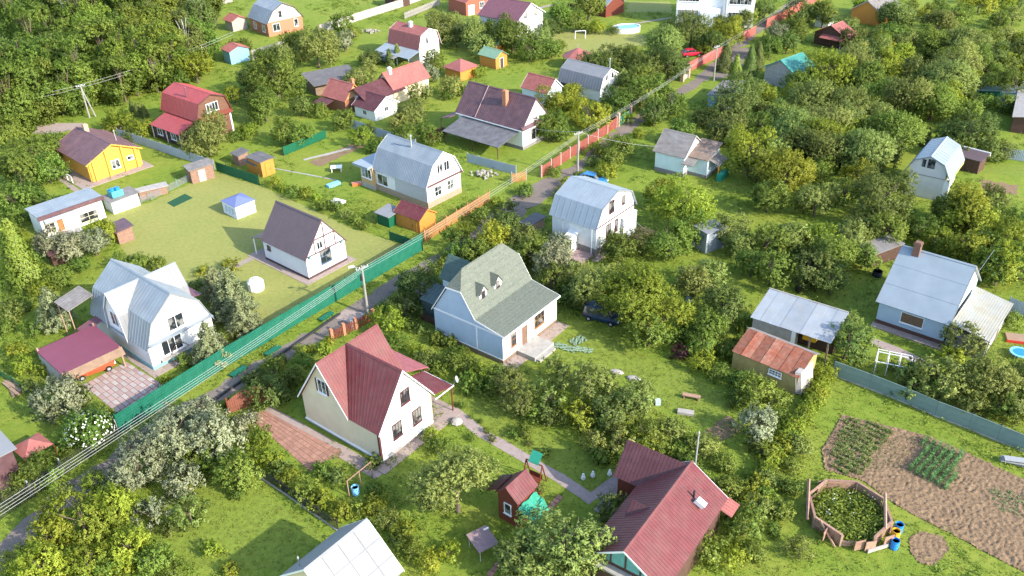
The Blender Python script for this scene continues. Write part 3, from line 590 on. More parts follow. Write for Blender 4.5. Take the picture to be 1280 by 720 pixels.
# ---- small red tiled brick house
h = House('brick_red_house', 'low brick cottage with salmon red roof and stubby brick chimney', 'house', -27.86, 146.07, 51, 4.4, 5.3, 'the brick cottage')
h.gable(2.2, 4.73, .3, .36, mat('brown_brick', (.30, .13, .08), .85, .1, 6), m_salmon, 'corr', .3, m_orangewood, gm=mat('peach_boards', (.60, .36, .2), .8))
h.chimney(3.0, .9, 3.6, 5.2, .5, m_brick)
h.lean([(-2.6, 2.2, 1.7), (-2.6, 5.4, 1.7), (-.6, 5.4, 2.1), (-.6, 2.2, 2.1)], m_redroof2, 'seam', .5, [(-2.5, 2.3, 1.7), (-2.5, 5.3, 1.7)], m_redwood)
h = House('long_red_house', 'long low house with plain faded red roof and white chimney stack', 'house', -23.21, 153.12, -43, 4.6, 8.42, 'the salmon roof')
h.gable(2.7, 5.3, .35, .3, m_cream, m_salmon, 'corr', .3, m_salmon); h.chimney(2.6, 1.2, 4.5, 6.0, .55, m_whitep)
h = House('dark_red_house', 'white cottage with two crossed dark red roofs behind the grey fence', 'house', -22.24, 141.82, 50.4, 5.2, 5.0, 'the maroon cottage')
h.gable(1.95, 3.7, .41, .3, m_white2, m_redroof2, 'corr', .3, m_trimw); h.win('front', 2.6, 1.5, .8, .7); h.win('left', 2.5, 1.1, .8, .7)
h.part(MB().box(2, 9.2, 3.6, 8.0, .2, 2.6), 'wing_wall', m_white2)
for a in (2.6, 9.0): h.slope([(.8, a, 2.4), (10.2, a, 2.4), (10.2, 5.8, 4.4), (.8, 5.8, 4.4)], m_redroof2, 'corr', .3)
# ---- plum roofed white house, top
h = House('plum_roofed_house', 'tall white house with plain plum roof at the far edge of the lawns', 'house', 2.64, 183.56, 51.4, 8.95, 10.05, 'the plum-roofed house')
h.gable(4.95, 7.88, .5, .38, m_white, m_purple, 'seam', .5, m_white); h.plinth(m_plinth, .5)
h.winp('front', 656.5, 19, 1.0, 1.4, nv=1); h.winp('front', 669, 15, 1.0, 1.5, nv=1); h.win('left', 3, 2.2, 1.2, 1.2)
# ---- brick gambrel, top
h = House('brick_gambrel_house', 'orange brick house with grey tin gambrel roof and pale boarded gable', 'house', -52.0, 195.18, 40, 8.62, 8.55, 'the brick gambrel')
h.gambrel(2.8, 5.4, 6.67, 1.7, .31, .29, m_brick, m_zinc, 'seam', .6, m_dwood, gm=mat('pale_gable_boards', (.62, .60, .52), .8))
h.winp('front', 345.5, 34, 1.6, 1.5, nv=1); h.winp('front', 349.8, 17.5, .8, 1.4, nv=0, off=.03); h.winp('front', 370, 28, .9, 1.5, nv=0)
h.win('left', 2, 1.5, 1.2, 1.4); h.win('left', 6.2, 1.5, 1.2, 1.4)
# ---- grey slate house on the bright meadow
h = House('slate_cottage', 'pale blue cottage with weathered asbestos roof and rusty porch on the meadow', 'house', 25.11, 116.14, 53, 5.7, 4.6, 'the slate cottage')
W, L = h.W, h.L
h.gable(3.1, 5.5, .37, .26, m_blueoff, m_slate, 'corr', .25, m_palefence, gm=m_white); h.plinth(m_plinth, .6)
h.part(MB().prism([(1.4, -3.0, .5), (1.4, -3.0, 3.0), (5.2, -3.0, 3.7), (5.2, -3.0, .5)], (0, 3.0, 0)), 'annex_wall', m_blueoff)
h.slope([(1.0, -3.3, 2.95), (1.0, .1, 2.95), (5.5, .1, 4.2), (5.5, -3.3, 4.2)], mat('rusty_brown_annex_roof', (.24, .17, .13), .75, .2, 2, col2=(.33, .27, .23), stain=.7), 'corr', .25, name='annex_roof')
h.lean([(-.6, -1.6, 2.3), (-.6, .2, 2.3), (1.3, .2, 2.9), (1.3, -1.6, 2.9)], m_slate, 'corr', .25, name='side_canopy')
h.lean([(1.8, -4.6, 2.2), (5.0, -4.6, 2.2), (5.0, -3.0, 2.8), (1.8, -3.0, 2.8)], m_slate, 'corr', .25, [(1.9, -4.5, 2.2), (4.9, -4.5, 2.2)], m_orangewood)
h.part(MB().box(1.5, 3.9, -5.2, -4.5, .0, 1.0), 'porch_screen', m_gtarp); h.plinth(m_plinth, .5, 1.4, 5.2, -3.0, 0, name='annex_plinth'); h.win('front', 2.8, 4.3, .7, .8)
# ---- white gambrel beyond the brown house
h = House('white_tin_gambrel', 'white shed-like gambrel house with bare white tin roof among the bushes', 'house', 16.36, 148.41, 47, 5.38, 9.12, 'the tin gambrel')
h.gambrel(2.0, 4.1, 5.3, .5, .33, .23, m_white, m_zincw, 'seam', .6, m_white)
h.winp('front', 758.3, 97, .5, .9, nv=0); h.winp('front', 765.5, 93.5, .6, 1.0, nv=0); h.win('front', 3.9, 1.2, 1.6, 2.2, nv=0); h.part(MB().box(-.3, 0, 6.2, 9, .3, 1.7), 'open_bay', m_dark); h.chimney(4.2, 1.2, 4.2, 6.2, .09, m_steel, pipe=True)
# ---- bottom white-roofed shed
h = House('white_roofed_shed', 'garden building with glaring white sheet metal roof at the lower picture edge', 'shed', -17.02, 43.74, -39.8, 6.06, 5.3, 'the white-roofed shed')
h.gable(2.75, 5.91, .4, .3, m_cream, m_zincw, 'none', .9, m_whitep); h.chimney(1.2, .5, 4, 4.9, .05, m_steel, pipe=True)
W, L = h.W, h.L; sl = (5.91-2.75)/(W/2+.4); mb = MB()
for i in range(1, 4): mb.hexa((W+.4, -.3+i*1.48, 2.76), (-W/2-.4, 0, 3.16), (0, .035, 0), (.02, 0, .035))
for f in (.36, .7): mb.hexa((W/2+f*(W/2+.4), -.3, 5.915-f*3.16), (0, 5.9, 0), (.03, 0, -.03), (.02, 0, .03))
h.part(mb, 'sheet_joint', m_zincw, None, 'stuff')
# ---- red roofed long house, bottom
h = House('long_red_roofed_house', 'long low house under ribbed dark red roofs with teal gable end and steel flue', 'house', 5.15, 44.72, -36, 5.9, 10.3, 'the ribbed-roof house')
W, L = h.W, h.L
h.gable(3.3, 5.5, .35, .35, m_dwood, m_redroof, 'corr', .3, m_trimw, gm=mat('teal_gable_boards', (.16, .42, .38), .7))
h.slope([(W+.3, 9.2, 3.3), (W+.3, 10.8, 3.3), (W+1.3, 10.8, 3.0), (W+1.3, 9.2, 3.0)][::-1], m_salmon, 'corr', .3, name='patch_roof')
for x in (1.8, 3.0, 4.2): h.part(MB().box(x-.06, x+.06, -.09, -.03, 3.2, 4.5 if x != 3 else 5.3), 'gable_batten', m_dwood)
h.part(MB().box(-.2, W+.3, -.7, -.05, 3.0, 3.15), 'gable_skirt', m_palefence)
h.part(MB().prism([(-2.2, 8.2, .2), (-2.2, 8.2, 3.2), (-2.2, 10.2, 5.2), (-2.2, 12, 3.2), (-2.2, 12, .2)], (W/2+2, 0, 0)), 'wing_wall', m_redwood)
for y0 in (7.9, 12.3): h.slope([(-2.5, y0, 3.2), (3.0, y0, 3.2), (3.0, 10.1, 5.5), (-2.5, 10.1, 5.5)], m_redroof2, 'corr', .3, name='wing_roof')
h.part(MB().prism([(1.2, 4.0, 4.2), (1.2, 4.7, 5.0), (1.2, 5.4, 4.2)], (1.6, 0, 0)), 'dormer', m_cream)
for y0 in (3.75, 5.65): h.slope([(.8, y0, 4.05), (2.6, y0, 4.05), (2.6, 4.7, 5.15), (.8, 4.7, 5.15)], m_redroof2, 'corr', .3, name='dormer_roof')
h.chimney(3.1, 11.1, 3.2, 8.0, .06, m_steel, pipe=True)
h.part(MB().hexa((4.6, 7.6, 4.5), (.7, 0, -.35), (0, .5, 0), (.25, 0, .35)), 'roof_hatch', m_whitep); h.part(MB().tube((4.4, 8.1, 4.5), (4.4, 8.1, 5.2), .08), 'vent_pipe', m_dark)
h.slab(-3.4, -2.6, 6.5, 10.5, .06, m_path, 'doorstep')
# ---- blue-grey house on the right
h = House('blue_house', 'blue-grey house with broad plain zinc roof and translucent lean-to on its side', 'house', 44.24, 73.45, 49.8, 9.91, 6.95, 'the blue house')
W, L = h.W, h.L
h.gable(2.91, 7.28, .57, .26, m_bluegrey, m_zincb, 'none', 1.1, m_zincw, gm=m_white); h.plinth(mat('dark_brick_plinth', (.14, .075, .06), .9, .2, 5), .55)
h.slope([(W/2, -.26, 7.27), (W/2, L+.26, 7.27), (-.57, L+.26, 2.92), (-.57, -.26, 2.92)][::-1], m_zincb, 'sheet', 2.4, .02, name='roof_sheet')
h.winp('left', 1140, 400, 2.2, 1.15, nv=0, glass=mat('curtained_glass', (.20, .12, .08), .4, .4, 6)); h.chimney(4.6, 5.6, 6.6, 8.3, .7, mat('sooty_brick', (.22, .12, .09), .9)); 
h.lean([(-.4, -4.15, 2.45), (-.4, -.28, 3.15), (8.4, -.28, 3.15), (8.4, -4.15, 2.45)], m_poly, 'none', .35, [(-.2, -4, 2.3), (4, -4, 2.3), (8.2, -4, 2.3)], m_palefence, 'lean_to_roof'); mb = MB()
for k in range(16): mb.hexa((-.4, -4.1+k*.25, 2.46+k*.0452), (8.8, 0, 0), (0, .06, .011), (0, 0, .03))
h.part(mb, 'rib', m_poly, None, 'stuff'); h.part(MB().box(-.2, 8.2, -3.9, -.2, .1, 2.1), 'lean_to_wall', m_palefence); h.slab(-1.0, 0, -.5, L+.2, .12, m_pink)
h.part(MB().tube((W+.2, .2, 4), (W+.6, -.6, 6.8), .03), 'aerial_mast', m_steel)
# ---- white gambrel on the right, among trees
h = House('hillside_gambrel', 'pale grey boarded gambrel house with shiny zinc roof half hidden by trees', 'house', 54.3, 108.99, -37.2, 4.6, 7.72, 'the boarded gambrel')
h.gambrel(3.3, 5.27, 6.1, .4, .64, .27, mat('pale_grey_boards', (.60, .59, .57), .75, .06, 1, lines=('Z', .3)), m_zincb, 'seam', .8, m_zinc)
h.winp('front', 1164.5, 205, .75, 1.1, nv=0, fm=m_dark, sill=False); h.win('front', 1.6, 4.9, .3, .9, nv=0, nh=1, fm=m_dark, sill=False); h.part(MB().box(-.03, h.W, -.06, 0, 3.15, 3.25), 'belt_trim', m_palefence)
h.part(MB().box(h.W+.6, h.W+.66, -.2, 7.6, 2.9, 3.25), 'gutter', mat('lime_gutter', (.55, .6, .2), .6)); h.part(MB().box(h.W, h.W+.7, .0, .6, .4, 3.0), 'white_side_panel', m_whitep)
# ---- red-brown and teal roofs, top right
h = House('brown_timber_house', 'dark timber house with orange-red roof and red porch canopy among the thickets', 'house', 63.23, 179.09, -46.1, 6.72, 4.2, 'the timber house')
h.gable(2.3, 4.3, .31, .29, m_dwood, m_salmon, 'seam', .4, m_redwood); h.lean([(1.8, -1.5, 1.9), (6.6, -1.5, 1.9), (6.6, -.05, 2.4), (1.8, -.05, 2.4)], m_salmon, 'seam', .5, [(6.4, -1.3, 1.9)], m_palefence)
h = House('teal_roofed_house', 'grey house with teal green metal roof sunk in the bushes', 'house', 47.11, 156.19, -51.1, 6.25, 6.0, 'the teal-roofed house')
h.gable(2.91, 4.89, .4, .3, m_palefence, m_teal, 'seam', .4, m_teal)
h = House('orange_slate_house', 'low ochre house with long grey slate roof at the top picture edge', 'house', *G(1062, 27), -42, 6.5, 10, 'the ochre house')
h.gable(2.6, 5.0, .4, .3, m_orangewood, m_slate, 'corr', .4, m_palefence); h.lean([(h.W-.5, -.2, 3), (h.W-.5, 4.5, 3), (h.W+3.5, 4.5, 2.2), (h.W+3.5, -.2, 2.2)][::-1], m_palefence, 'corr', .4)
# ---------------------------------------------------------------- sheds and small buildings
def shed(name, label, cat, px, py, rot, W, L, ze, zr, wall, roof, style='seam', e=.2, o=.2, trim=None, lm=None, gm=None, group=None):
    h = House(name, label, cat, *G(px, py), rot, W, L, lm, group); h.gable(ze, zr, e, o, wall, roof, style, .4, trim, gm=gm); return h
def mono(name, label, cat, px, py, rot, W, L, z0, z1, wall, roof, style='seam', lm=None, e=.25, sp=.5):
    """box with a single slope: height z0 along x=0, z1 along x=W"""
    h = House(name, label, cat, *G(px, py), rot, W, L, lm)
    h.part(MB().prism([(0, 0, 0), (W, 0, 0), (W, 0, z1-.1), (0, 0, z0-.1)], (0, L, 0)), 'wall', wall)
    k = (z1-z0)/W
    q = [(-e, -e, z0-k*e), (-e, L+e, z0-k*e), (W+e, L+e, z1+k*e), (W+e, -e, z1+k*e)]
    h.slope(q if k >= 0 else [q[3], q[2], q[1], q[0]], roof, style, sp); return h
h = shed('orange_shed', 'orange plank shed with pinkish red roof beside the emerald fence', 'shed', 525.5, 292, 50.8, 3.02, 4.37, 1.9, 3.0, m_orangewood, m_redroof, 'corr', .15, .2, m_orangewood, 'the orange shed')
h.door('left', 1.0, .8, 1.6, m_orangewood, fm=m_orangewood)
h = mono('tin_shelter', 'tiny green shelter with flat white tin roof attached to the orange shed', 'shelter', 487, 285, 50, 2.2, 2.2, 1.7, 1.9, m_gfence2, m_zincw)
h = shed('plank_outhouse', 'two-part orange plank hut with grey felt roof by the dark green fence', 'shed', 329, 222, 47, 2.2, 3.4, 2.5, 2.6, m_orangewood, m_felt, 'none', .25, .2, lm='the plank hut'); h.door('front', 1.1, .8, 1.9, m_orangewood, fm=m_orangewood)
mono('small_plank_annex', 'low orange plank annex with grey roof leaning on the plank hut', 'shed', 322, 219, 47, 1.2, 2.4, 1.7, 1.9, m_orangewood, m_felt, 'none')
h = mono('pink_outhouse', 'pale pink wooden outhouse with grey flat roof at the lawn corner', 'shed', 241, 230, 35, 3.4, 2.2, 2.2, 2.4, m_plank, m_slate, 'none', 'the pink outhouse'); h.door('front', 1.6, .9, 1.8, m_palefence, fm=m_palefence)
mono('grey_hut', 'tiny grey roofed hut behind the dark green fence', 'shed', 300, 208, 47, 1.7, 1.7, 1.8, 2.0, m_plank, m_felt, 'none')
h = mono('tank_shed', 'low whitewashed shower shed with grey roof carrying two blue barrels', 'shed', 143, 268, 45, 3.8, 2.6, 1.9, 2.0, m_white2, m_slate, 'none', 'the shower shed')
for k in range(2):
    t = thing('water_barrel', ('blue water barrel on the shower shed roof, the one nearer the dry lawn', 'blue water barrel on the shower shed roof, the one nearer the long white building')[k], 'barrel', tuple(h.world((1.0+.75*(1-k), 1.3, 2.1))), 0, 'blue barrels on the shower shed')
    MB().rings([(.3, 0), (.33, .2), (.33, .8), (.3, 1.0)], 12).build('drum', m_bluep, t); MB().rings([(.31, .98), (.31, 1.03), (.1, 1.05)], 12).build('lid', m_bluep, t)
t = h.part(MB().box(.6, 2.2, .6, .66, 2.0, 2.9).box(.6, .66, .6, 2.0, 2.0, 2.9).box(.6, 2.2, 2.0, 2.06, 2.0, 2.9), 'tank_rail', m_cyan)
mono('crate_lean_to', 'low pinkish brick-like woodshed beside the green pipe fence', 'woodshed', 176, 250, 30, 3.8, 1.2, 1.3, 1.3, m_plank, m_palefence, 'none')
h = mono('long_white_building', 'long whitewashed annex with grey flat roof, brown fascia and orange door', 'building', 57.5, 299, 45.5, 8.2, 3.7, 3.25, 3.25, m_white2, m_zinc, 'seam', 'the white annex')
h.part(MB().box(-.3, h.W+.3, -.42, -.26, 2.8, 3.35), 'fascia', m_brownroof)
for px, py, w_ in ((63, 285, 1.2), (111, 270, 2.3)): h.winp('front', px, py, w_, 1.2, nv=1, nh=1, fm=m_cream)
h.door('front', 2.3, .8, 2.0, m_orp); h.door('front', 3.5, .7, 2.0, m_white); h.part(MB().box(.4, 4.4, -1.4, -.05, .0, .18), 'terrace', m_concrete)
h.lean([(.4, -.8, 2.4), (4.4, -.8, 2.4), (4.4, 0, 2.7), (.4, 0, 2.7)], m_bluegrey, 'seam', .6, name='awning')
mb = MB(); [mb.box(.5+i*.9, .56+i*.9, -1.4, -1.34, .1, 1.0) for i in range(5)]; mb.box(.5, 4.2, -1.4, -1.35, .95, 1.0); h.part(mb, 'terrace_railing', m_trimw)
# carport
h = House('carport', 'carport with flat raspberry red roof and timber fascia over a parked car', 'carport', -44.3, 69.5, 46.7, 6.0, 5.9, 'the raspberry carport')
h.slope([(-.05, -.05, 2.45), (6.1, -.05, 2.45), (6.1, 6.0, 2.55), (-.05, 6.0, 2.55)], mat('raspberry_roof', (.21, .055, .085), .5, .06, 1, spec=.4), 'none')
h.part(MB().hexa((-.05, -.55, 1.75), (6.15, 0, 0), (0, .5, .72), (0, -.05, .03)), 'fascia', mat('tan_fascia', (.25, .165, .11), .8, .15, 2))
for x in (0, 5.85):
    for y in (0, 5.7): h.part(MB().box(x, x+.15, y, y+.15, 0, 2.5+.07*y), 'post', m_wood)
h.part(MB().box(-.05, 0, .2, 5.7, .1, 2.3), 'side_screen', m_concrete); h.part(MB().box(.2, 5.8, 5.8, 5.85, .1, 2.4), 'back_screen', m_dwood)
# greenhouse-like white cabin, garage etc.
h = mono('white_cabin', 'little boxy grey cabin with white flat roof among apple trees', 'cabin', 882, 317, 30, 2.8, 2.2, 2.9, 2.9, mat('grey_glazed_wall', (.30, .34, .38), .4, .1), m_zincw, 'none', 'the boxy cabin'); h.corner(m_trimw, 2.8)
h = mono('blue_garage', 'low garage with pale blue wall and mossy slate roof beside the lane', 'garage', 884, 133, -32, 3.4, 8.0, 2.2, 2.6, m_ltblue, m_slate, 'none', 'the blue garage')
h = House('turquoise_shed', 'small sky-blue plank shed with pink tin roof below the forest edge', 'shed', *G(289.5, 81), 40, 4.2, 3.2, 'the sky-blue shed'); h.gable(2.6, 3.5, .2, .25, mat('sky_blue_boards', (.25, .46, .58), .8, .08), m_salmon, 'seam', .4)
h = House('brown_roof_hut', 'small open wooden hut with red-brown roof near the orange brick gambrel', 'shed', *G(292, 40), 42, 3.6, 3.4); h.gable(2.3, 3.3, .4, .4, m_palefence, m_salmon, 'seam', .5)
h = House('red_hip_shed', 'square brown hut with bright salmon pyramid roof', 'shed', *G(576, 102), 45, 4.2, 4.2, 'the pyramid-roofed hut')
h.part(MB().box(0, 4.2, 0, 4.2, 0, 2.1), 'wall', m_orangewood)
for a, b in (((-.4, -.4), (4.6, -.4)), ((4.6, -.4), (4.6, 4.6)), ((4.6, 4.6), (-.4, 4.6)), ((-.4, 4.6), (-.4, -.4))): h.part(MB().prism([(*a, 2.05), (*b, 2.05), (2.1, 2.1, 3.5)], (0, 0, -.08)), 'roof_slope', m_salmon)
h = shed('green_roof_shed', 'orange timber shed with pale green roof and porch beside tall bushes', 'shed', 620, 87, 46, 3.2, 4.4, 2.2, 3.4, m_orangewood, mat('pale_green_roof', (.22, .36, .24), .5, .1), 'corr', .3, .3, lm='the green-roofed shed'); h.door('front', 1.6, .9, 1.9, m_dwood)
shed('green_roof_annex', 'second little pale green roof just behind the orange timber shed', 'shed', 620, 72, 46, 2.6, 2.6, 2.2, 3.2, m_orangewood, MATS['pale_green_roof'], 'corr', .3, .3)
h = House('flat_roof_shed', 'wide low shed under dark grey felt roof with open wooden carport end', 'shed', *G(395, 121), 30, 8.5, 5.5, 'the felt-roofed shed')
h.part(MB().box(.2, 5, .3, 5.3, 0, 2.3), 'wall', m_wood); h.slope([(-.4, -.8, 2.25), (8.9, -.8, 2.25), (8.9, 5.8, 2.9), (-.4, 5.8, 2.9)], m_felt, 'none')
for x in (5.3, 8.4): h.part(MB().box(x, x+.15, -.5, -.35, 0, 2.3), 'post', m_orangewood)
# hexagonal gazebo
gx, gy = G(722, 83); t = thing('gazebo', 'round garden gazebo with peaked orange-red roof behind the white tin gambrel', 'gazebo', (gx, gy, 0)); LM.append(('the round gazebo', gx, gy))
for i in range(8):
    a, b = i*PI/4, (i+1)*PI/4; MB().prism([(3.1*math.cos(a), 3.1*math.sin(a), 2.2), (3.1*math.cos(b), 3.1*math.sin(b), 2.2), (0, 0, 3.7)], (0, 0, -.07)).build('roof_panel', m_salmon, t)
    MB().tube((2.7*math.cos(a), 2.7*math.sin(a), 0), (2.7*math.cos(a), 2.7*math.sin(a), 2.3), .08).build('post', m_redwood, t)
MB().tube((0, 0, 3.6), (0, 0, 4.5), .06).build('finial', m_steel, t)
# party tent
tx, ty = G(297, 274.5); t = thing('party_tent', 'white mesh-walled party tent with slate blue peaked roof on the dry lawn', 'tent', (tx, ty, 0), math.radians(47)); LM.append(('the blue-roofed tent', *G(294, 262)))
TW, TL = 3.0, 3.3
for a, b, nm in (((0, 0), (TW, 0), 'wall'), ((TW, 0), (TW, TL), 'wall'), ((TW, TL), (0, TL), 'wall'), ((0, TL), (0, 0), 'wall')):
    u = np.array([b[0]-a[0], b[1]-a[1], 0]); nrm = np.array([-u[1], u[0], 0])/np.linalg.norm(u)*.03; MB().hexa((*a, 0), u, nrm, (0, 0, 1.85)).build('wall_panel', m_tentw, t)
    MB().prism([(a[0]*1.0-(.12 if a[0] == 0 else -.12), a[1]-(.12 if a[1] == 0 else -.12), 1.85), (b[0]-(.12 if b[0] == 0 else -.12), b[1]-(.12 if b[1] == 0 else -.12), 1.85), (TW/2, TL/2, 2.55)], (0, 0, -.03)).build('roof_panel', m_bluetent, t)
    w1 = np.array([*a, 1.62]); MB().hexa(w1-nrm*1.6, u, nrm, (0, 0, .25)).build('valance', m_whitep, t)
for x in (.9, 1.8): MB().box(x-.04, x+.04, -.05, 0, .1, 1.6).build('door_strip', m_bluegrey, t)
for y in (.8, 1.6, 2.4): MB().box(-.05, -.01, y-.25, y+.25, .5, 1.4).build('net_window', m_bluegrey, t)
# play house with tarp
h = House('play_kiosk', 'red-brown garden hut with two pinkish red gable roofs and green tarpaulin', 'hut', -1.6, 51.5, -39.2, 2.0, 2.3, 'the garden hut')
h.gable(2.9, 4.0, .2, .2, m_redwood, m_redroof, 'corr', .3); h.win('front', 1.0, 1.6, .6, 1.0, nv=0); h.slope([(-1.1, -.1, 2.6), (-1.1, 2.0, 2.6), (-.1, 2.0, 3.2), (-.1, -.1, 3.2)], m_redroof2, 'corr', .3, name='side_roof')
mb = MB(); n = 7
for i in range(n):
    for j in range(n):
        f = lambda a, b: (2.15+1.35*a/n, -.1+2.4*b/n, 2.35-.95*a/n+.22*math.sin(a*1.3+b*.9)*math.sin(b*.8))
        mb.add([f(i, j), f(i+1, j), f(i+1, j+1), f(i, j+1)], [(0, 1, 2, 3)])
    
h.part(mb, 'tarpaulin', m_gtarp)
for y in (0, 2.2): h.part(MB().tube((3.4, y, 0), (3.4, y, 1.5), .05), 'post', m_redwood)
# rusty and grey sheds
h = House('rusty_roof_shed', 'ochre plank shed with rusted sheet iron roof and small white-framed window', 'shed', 0, 0, -19, 5.2, 3, 'the rusty-roofed shed')
def quad_house(name, label, cat, pts, zt, zb, lm):
    """footprint from the four roof corners (far-left, far-right, near-right, near-left)"""
    P = [np.array(G(*p, z)) for p, z in zip(pts, (zt, zt, zb, zb))]; return P
bpy.data.objects.remove(h.o); LM.pop(); BLOCK.pop()
P = quad_house('', '', '', [(928.4, 407.4), (1011.2, 439.7), (989.7, 472), (914.4, 438.6)], 3.3, 2.2, None)
ang = math.degrees(math.atan2(*(P[1]-P[0])[::-1])); Lx = float(np.linalg.norm(P[1]-P[0])); Dy = float(np.linalg.norm(P[0]-P[3]))
h = House('rusty_roof_shed', 'ochre plank shed with rusted sheet iron roof and small white-framed window', 'shed', *P[3], ang, Lx, Dy, 'the rusty-roofed shed')
h.part(MB().prism([(.1, .25, 0), (.1, .25, 2.25), (.1, Dy-.1, 3.15), (.1, Dy+1.0, 2.6), (.1, Dy+1.0, 0)], (Lx-.2, 0, 0)), 'wall', m_barn)
n = 7
for i in range(n):
    a, b = Lx*i/n, Lx*(i+1)/n; dz = .04*(i % 2)
    h.part(MB().slab([(a+.03, -.02, 2.2+dz), (b-.01, -.02, 2.2+dz), (b-.01, Dy, 3.3+dz), (a+.03, Dy, 3.3+dz)], .03), 'roof_sheet', m_rust)
h.part(MB().slab([(-.1, Dy+1.3, 2.6), (Lx+.1, Dy+1.3, 2.6), (Lx+.1, Dy-.02, 3.3), (-.1, Dy-.02, 3.3)], .05), 'back_roof', m_slate)
h.win('front', Lx*.66, 1.55, 1.2, .5, nv=3, nh=1, off=-.2)
h.part(MB().hexa((Lx-.1, .2, .2), (.5, .2, 0), (0, 2.6, 0), (-.4, 0, 2.4)), 'leaning_sheet', m_palefence)
P = quad_house('', '', '', [(954.2, 359), (1052.1, 389.1), (1032.7, 427.9), (938, 396.6)], 3.7, 2.7, None)
ang = math.degrees(math.atan2(*(P[1]-P[0])[::-1])); Lx = float(np.linalg.norm(P[1]-P[0])); Dy = float(np.linalg.norm(P[0]-P[3]))
h = House('grey_tin_shed', 'long shed with patched grey tin roof and open porch behind the rusty shed', 'shed', *P[3], ang, Lx, Dy, 'the tin shed')
h.part(MB().prism([(.2, .3, 0), (.2, .3, 2.7), (.2, Dy-.2, 3.55), (.2, Dy-.2, 0)], (Lx*.52, 0, 0)), 'wall', m_palefence)
h.part(MB().box(Lx*.52, Lx*.57, .25, .4, 0, 2.7), 'corner_panel', m_whitep); h.part(MB().prism([(Lx*.55, 2.2, 0), (Lx*.55, 2.2, 3.0), (Lx*.55, Dy-.2, 3.5), (Lx*.55, Dy-.2, 0)], (Lx*.43, 0, 0)), 'porch_wall', m_dwood)
h.part(MB().box(Lx*.62, Lx*.78, 1.4, 2.1, 1.2, 2.0), 'porch_shelf', m_yelp)
for i in range(8):
    a, b = Lx*i/8, Lx*(i+1)/8
    h.part(MB().slab([(a-.02, 0, 2.7+.025*(i % 2)), (b+.02, 0, 2.7+.025*(i % 2)), (b+.02, Dy, 3.7+.025*(i % 2)), (a-.02, Dy, 3.7+.025*(i % 2))], .03), 'roof_sheet', mat('patched_tin', (.29, .325, .36), .5, .08, 1, col2=(.38, .37, .36), stain=.6, rnd=.12, spec=.5))
for x in (Lx*.97, Lx*.75): h.part(MB().box(x-.08, x+.08, .1, .26, 0, 2.7), 'post', m_wood)
h.part(MB().box(-.05, Lx, Dy, Dy+.12, 3.55, 3.8), 'edge_board', m_palefence)
# flats block at the top
bx, by = G(844, 31); h = House('apartment_block', 'three-storey white block with long rows of windows at the top of the scene', 'building', bx, by, -16, 14, 12, 'the white block')
m_wb = mat('bluish_white_siding', (.68, .70, .75), .7, .04, 1, lines=('Z', .25))
h.part(MB().box(0, 5.2, 0, 12, 0, 9.5), 'wing', m_wb); h.part(MB().box(5.2, 10.6, 1.6, 12, 0, 9.5), 'wall', m_whitep); h.part(MB().box(10.6, 16.5, .4, 12, 0, 9.5), 'wing', m_white)
for z in (2.6, 6.0): h.win('front', 2.55, z, 4.4, 1.5, nv=5, nh=0, sill=True)
for z in (2.4, 5.6): h.win('front', 13.5, z, 4.6, 1.4, nv=5, off=-.4)
h.part(MB().prism([(5.2, -.6, 0), (5.2, -.6, 3.1), (5.2, 1.6, 3.9), (5.2, 1.6, 0)], (4.2, 0, 0)), 'entrance_block', m_wb); h.part(MB().box(10.0, 10.5, .6, 1.7, 0, 9.5), 'pilaster', m_whitep)
h.part(MB().prism([(4.0, -.5, 0), (5.4, -.5, 2.8), (5.4, -.5, 0)], (0, .5, 0)), 'stair_wall', m_cream); h.part(MB().box(-.3, 17, -.3, 12.5, 9.5, 9.8), 'roof', m_zinc); h.plinth(m_plinth, .4, 0, 5.2, 0, 12)
# barn top, brick house, sheds at the top edge
h = House('dark_barn', 'dark red barn with silvery blue roof beyond the round pool', 'barn', *G(757, 22), 40, 6, 6.5, 'the dark barn'); h.gable(2.6, 4.6, .3, .3, m_redwood, m_zincb, 'seam', .6)
h = House('red_brick_house', 'red brick house corner with pale door at the top picture edge', 'house', *G(583, 20), 38, 7, 7); h.gable(3, 5.5, .3, .3, mat('red_brick', (.42, .13, .08), .85, .1), m_salmon, 'corr', .3); h.door('front', 1.5, 1.6, 2.2, m_whitep); h.win('front', 4.6, 1.8, 1.2, 1.3)
h = House('dark_hut', 'small black-brown hut beside the pale fence at the top edge', 'hut', *G(494, 11), 42, 4.5, 4); h.gable(2.4, 3.6, .3, .3, m_dwood, m_felt, 'none')
h = House('pale_garage', 'pale tin-roofed outbuilding half cut off by the top edge near the forest', 'outbuilding', *G(262, 8), 35, 6, 5); h.gable(2.3, 3.4, .2, .2, m_palefence, m_zincw, 'seam', .6)
h = House('white_hut_right', 'small white painted hut in the trees beside the red lane fence', 'hut', *G(1018, 33), -38, 3, 3); h.gable(2.2, 3.2, .3, .2, m_white2, m_slate, 'none')
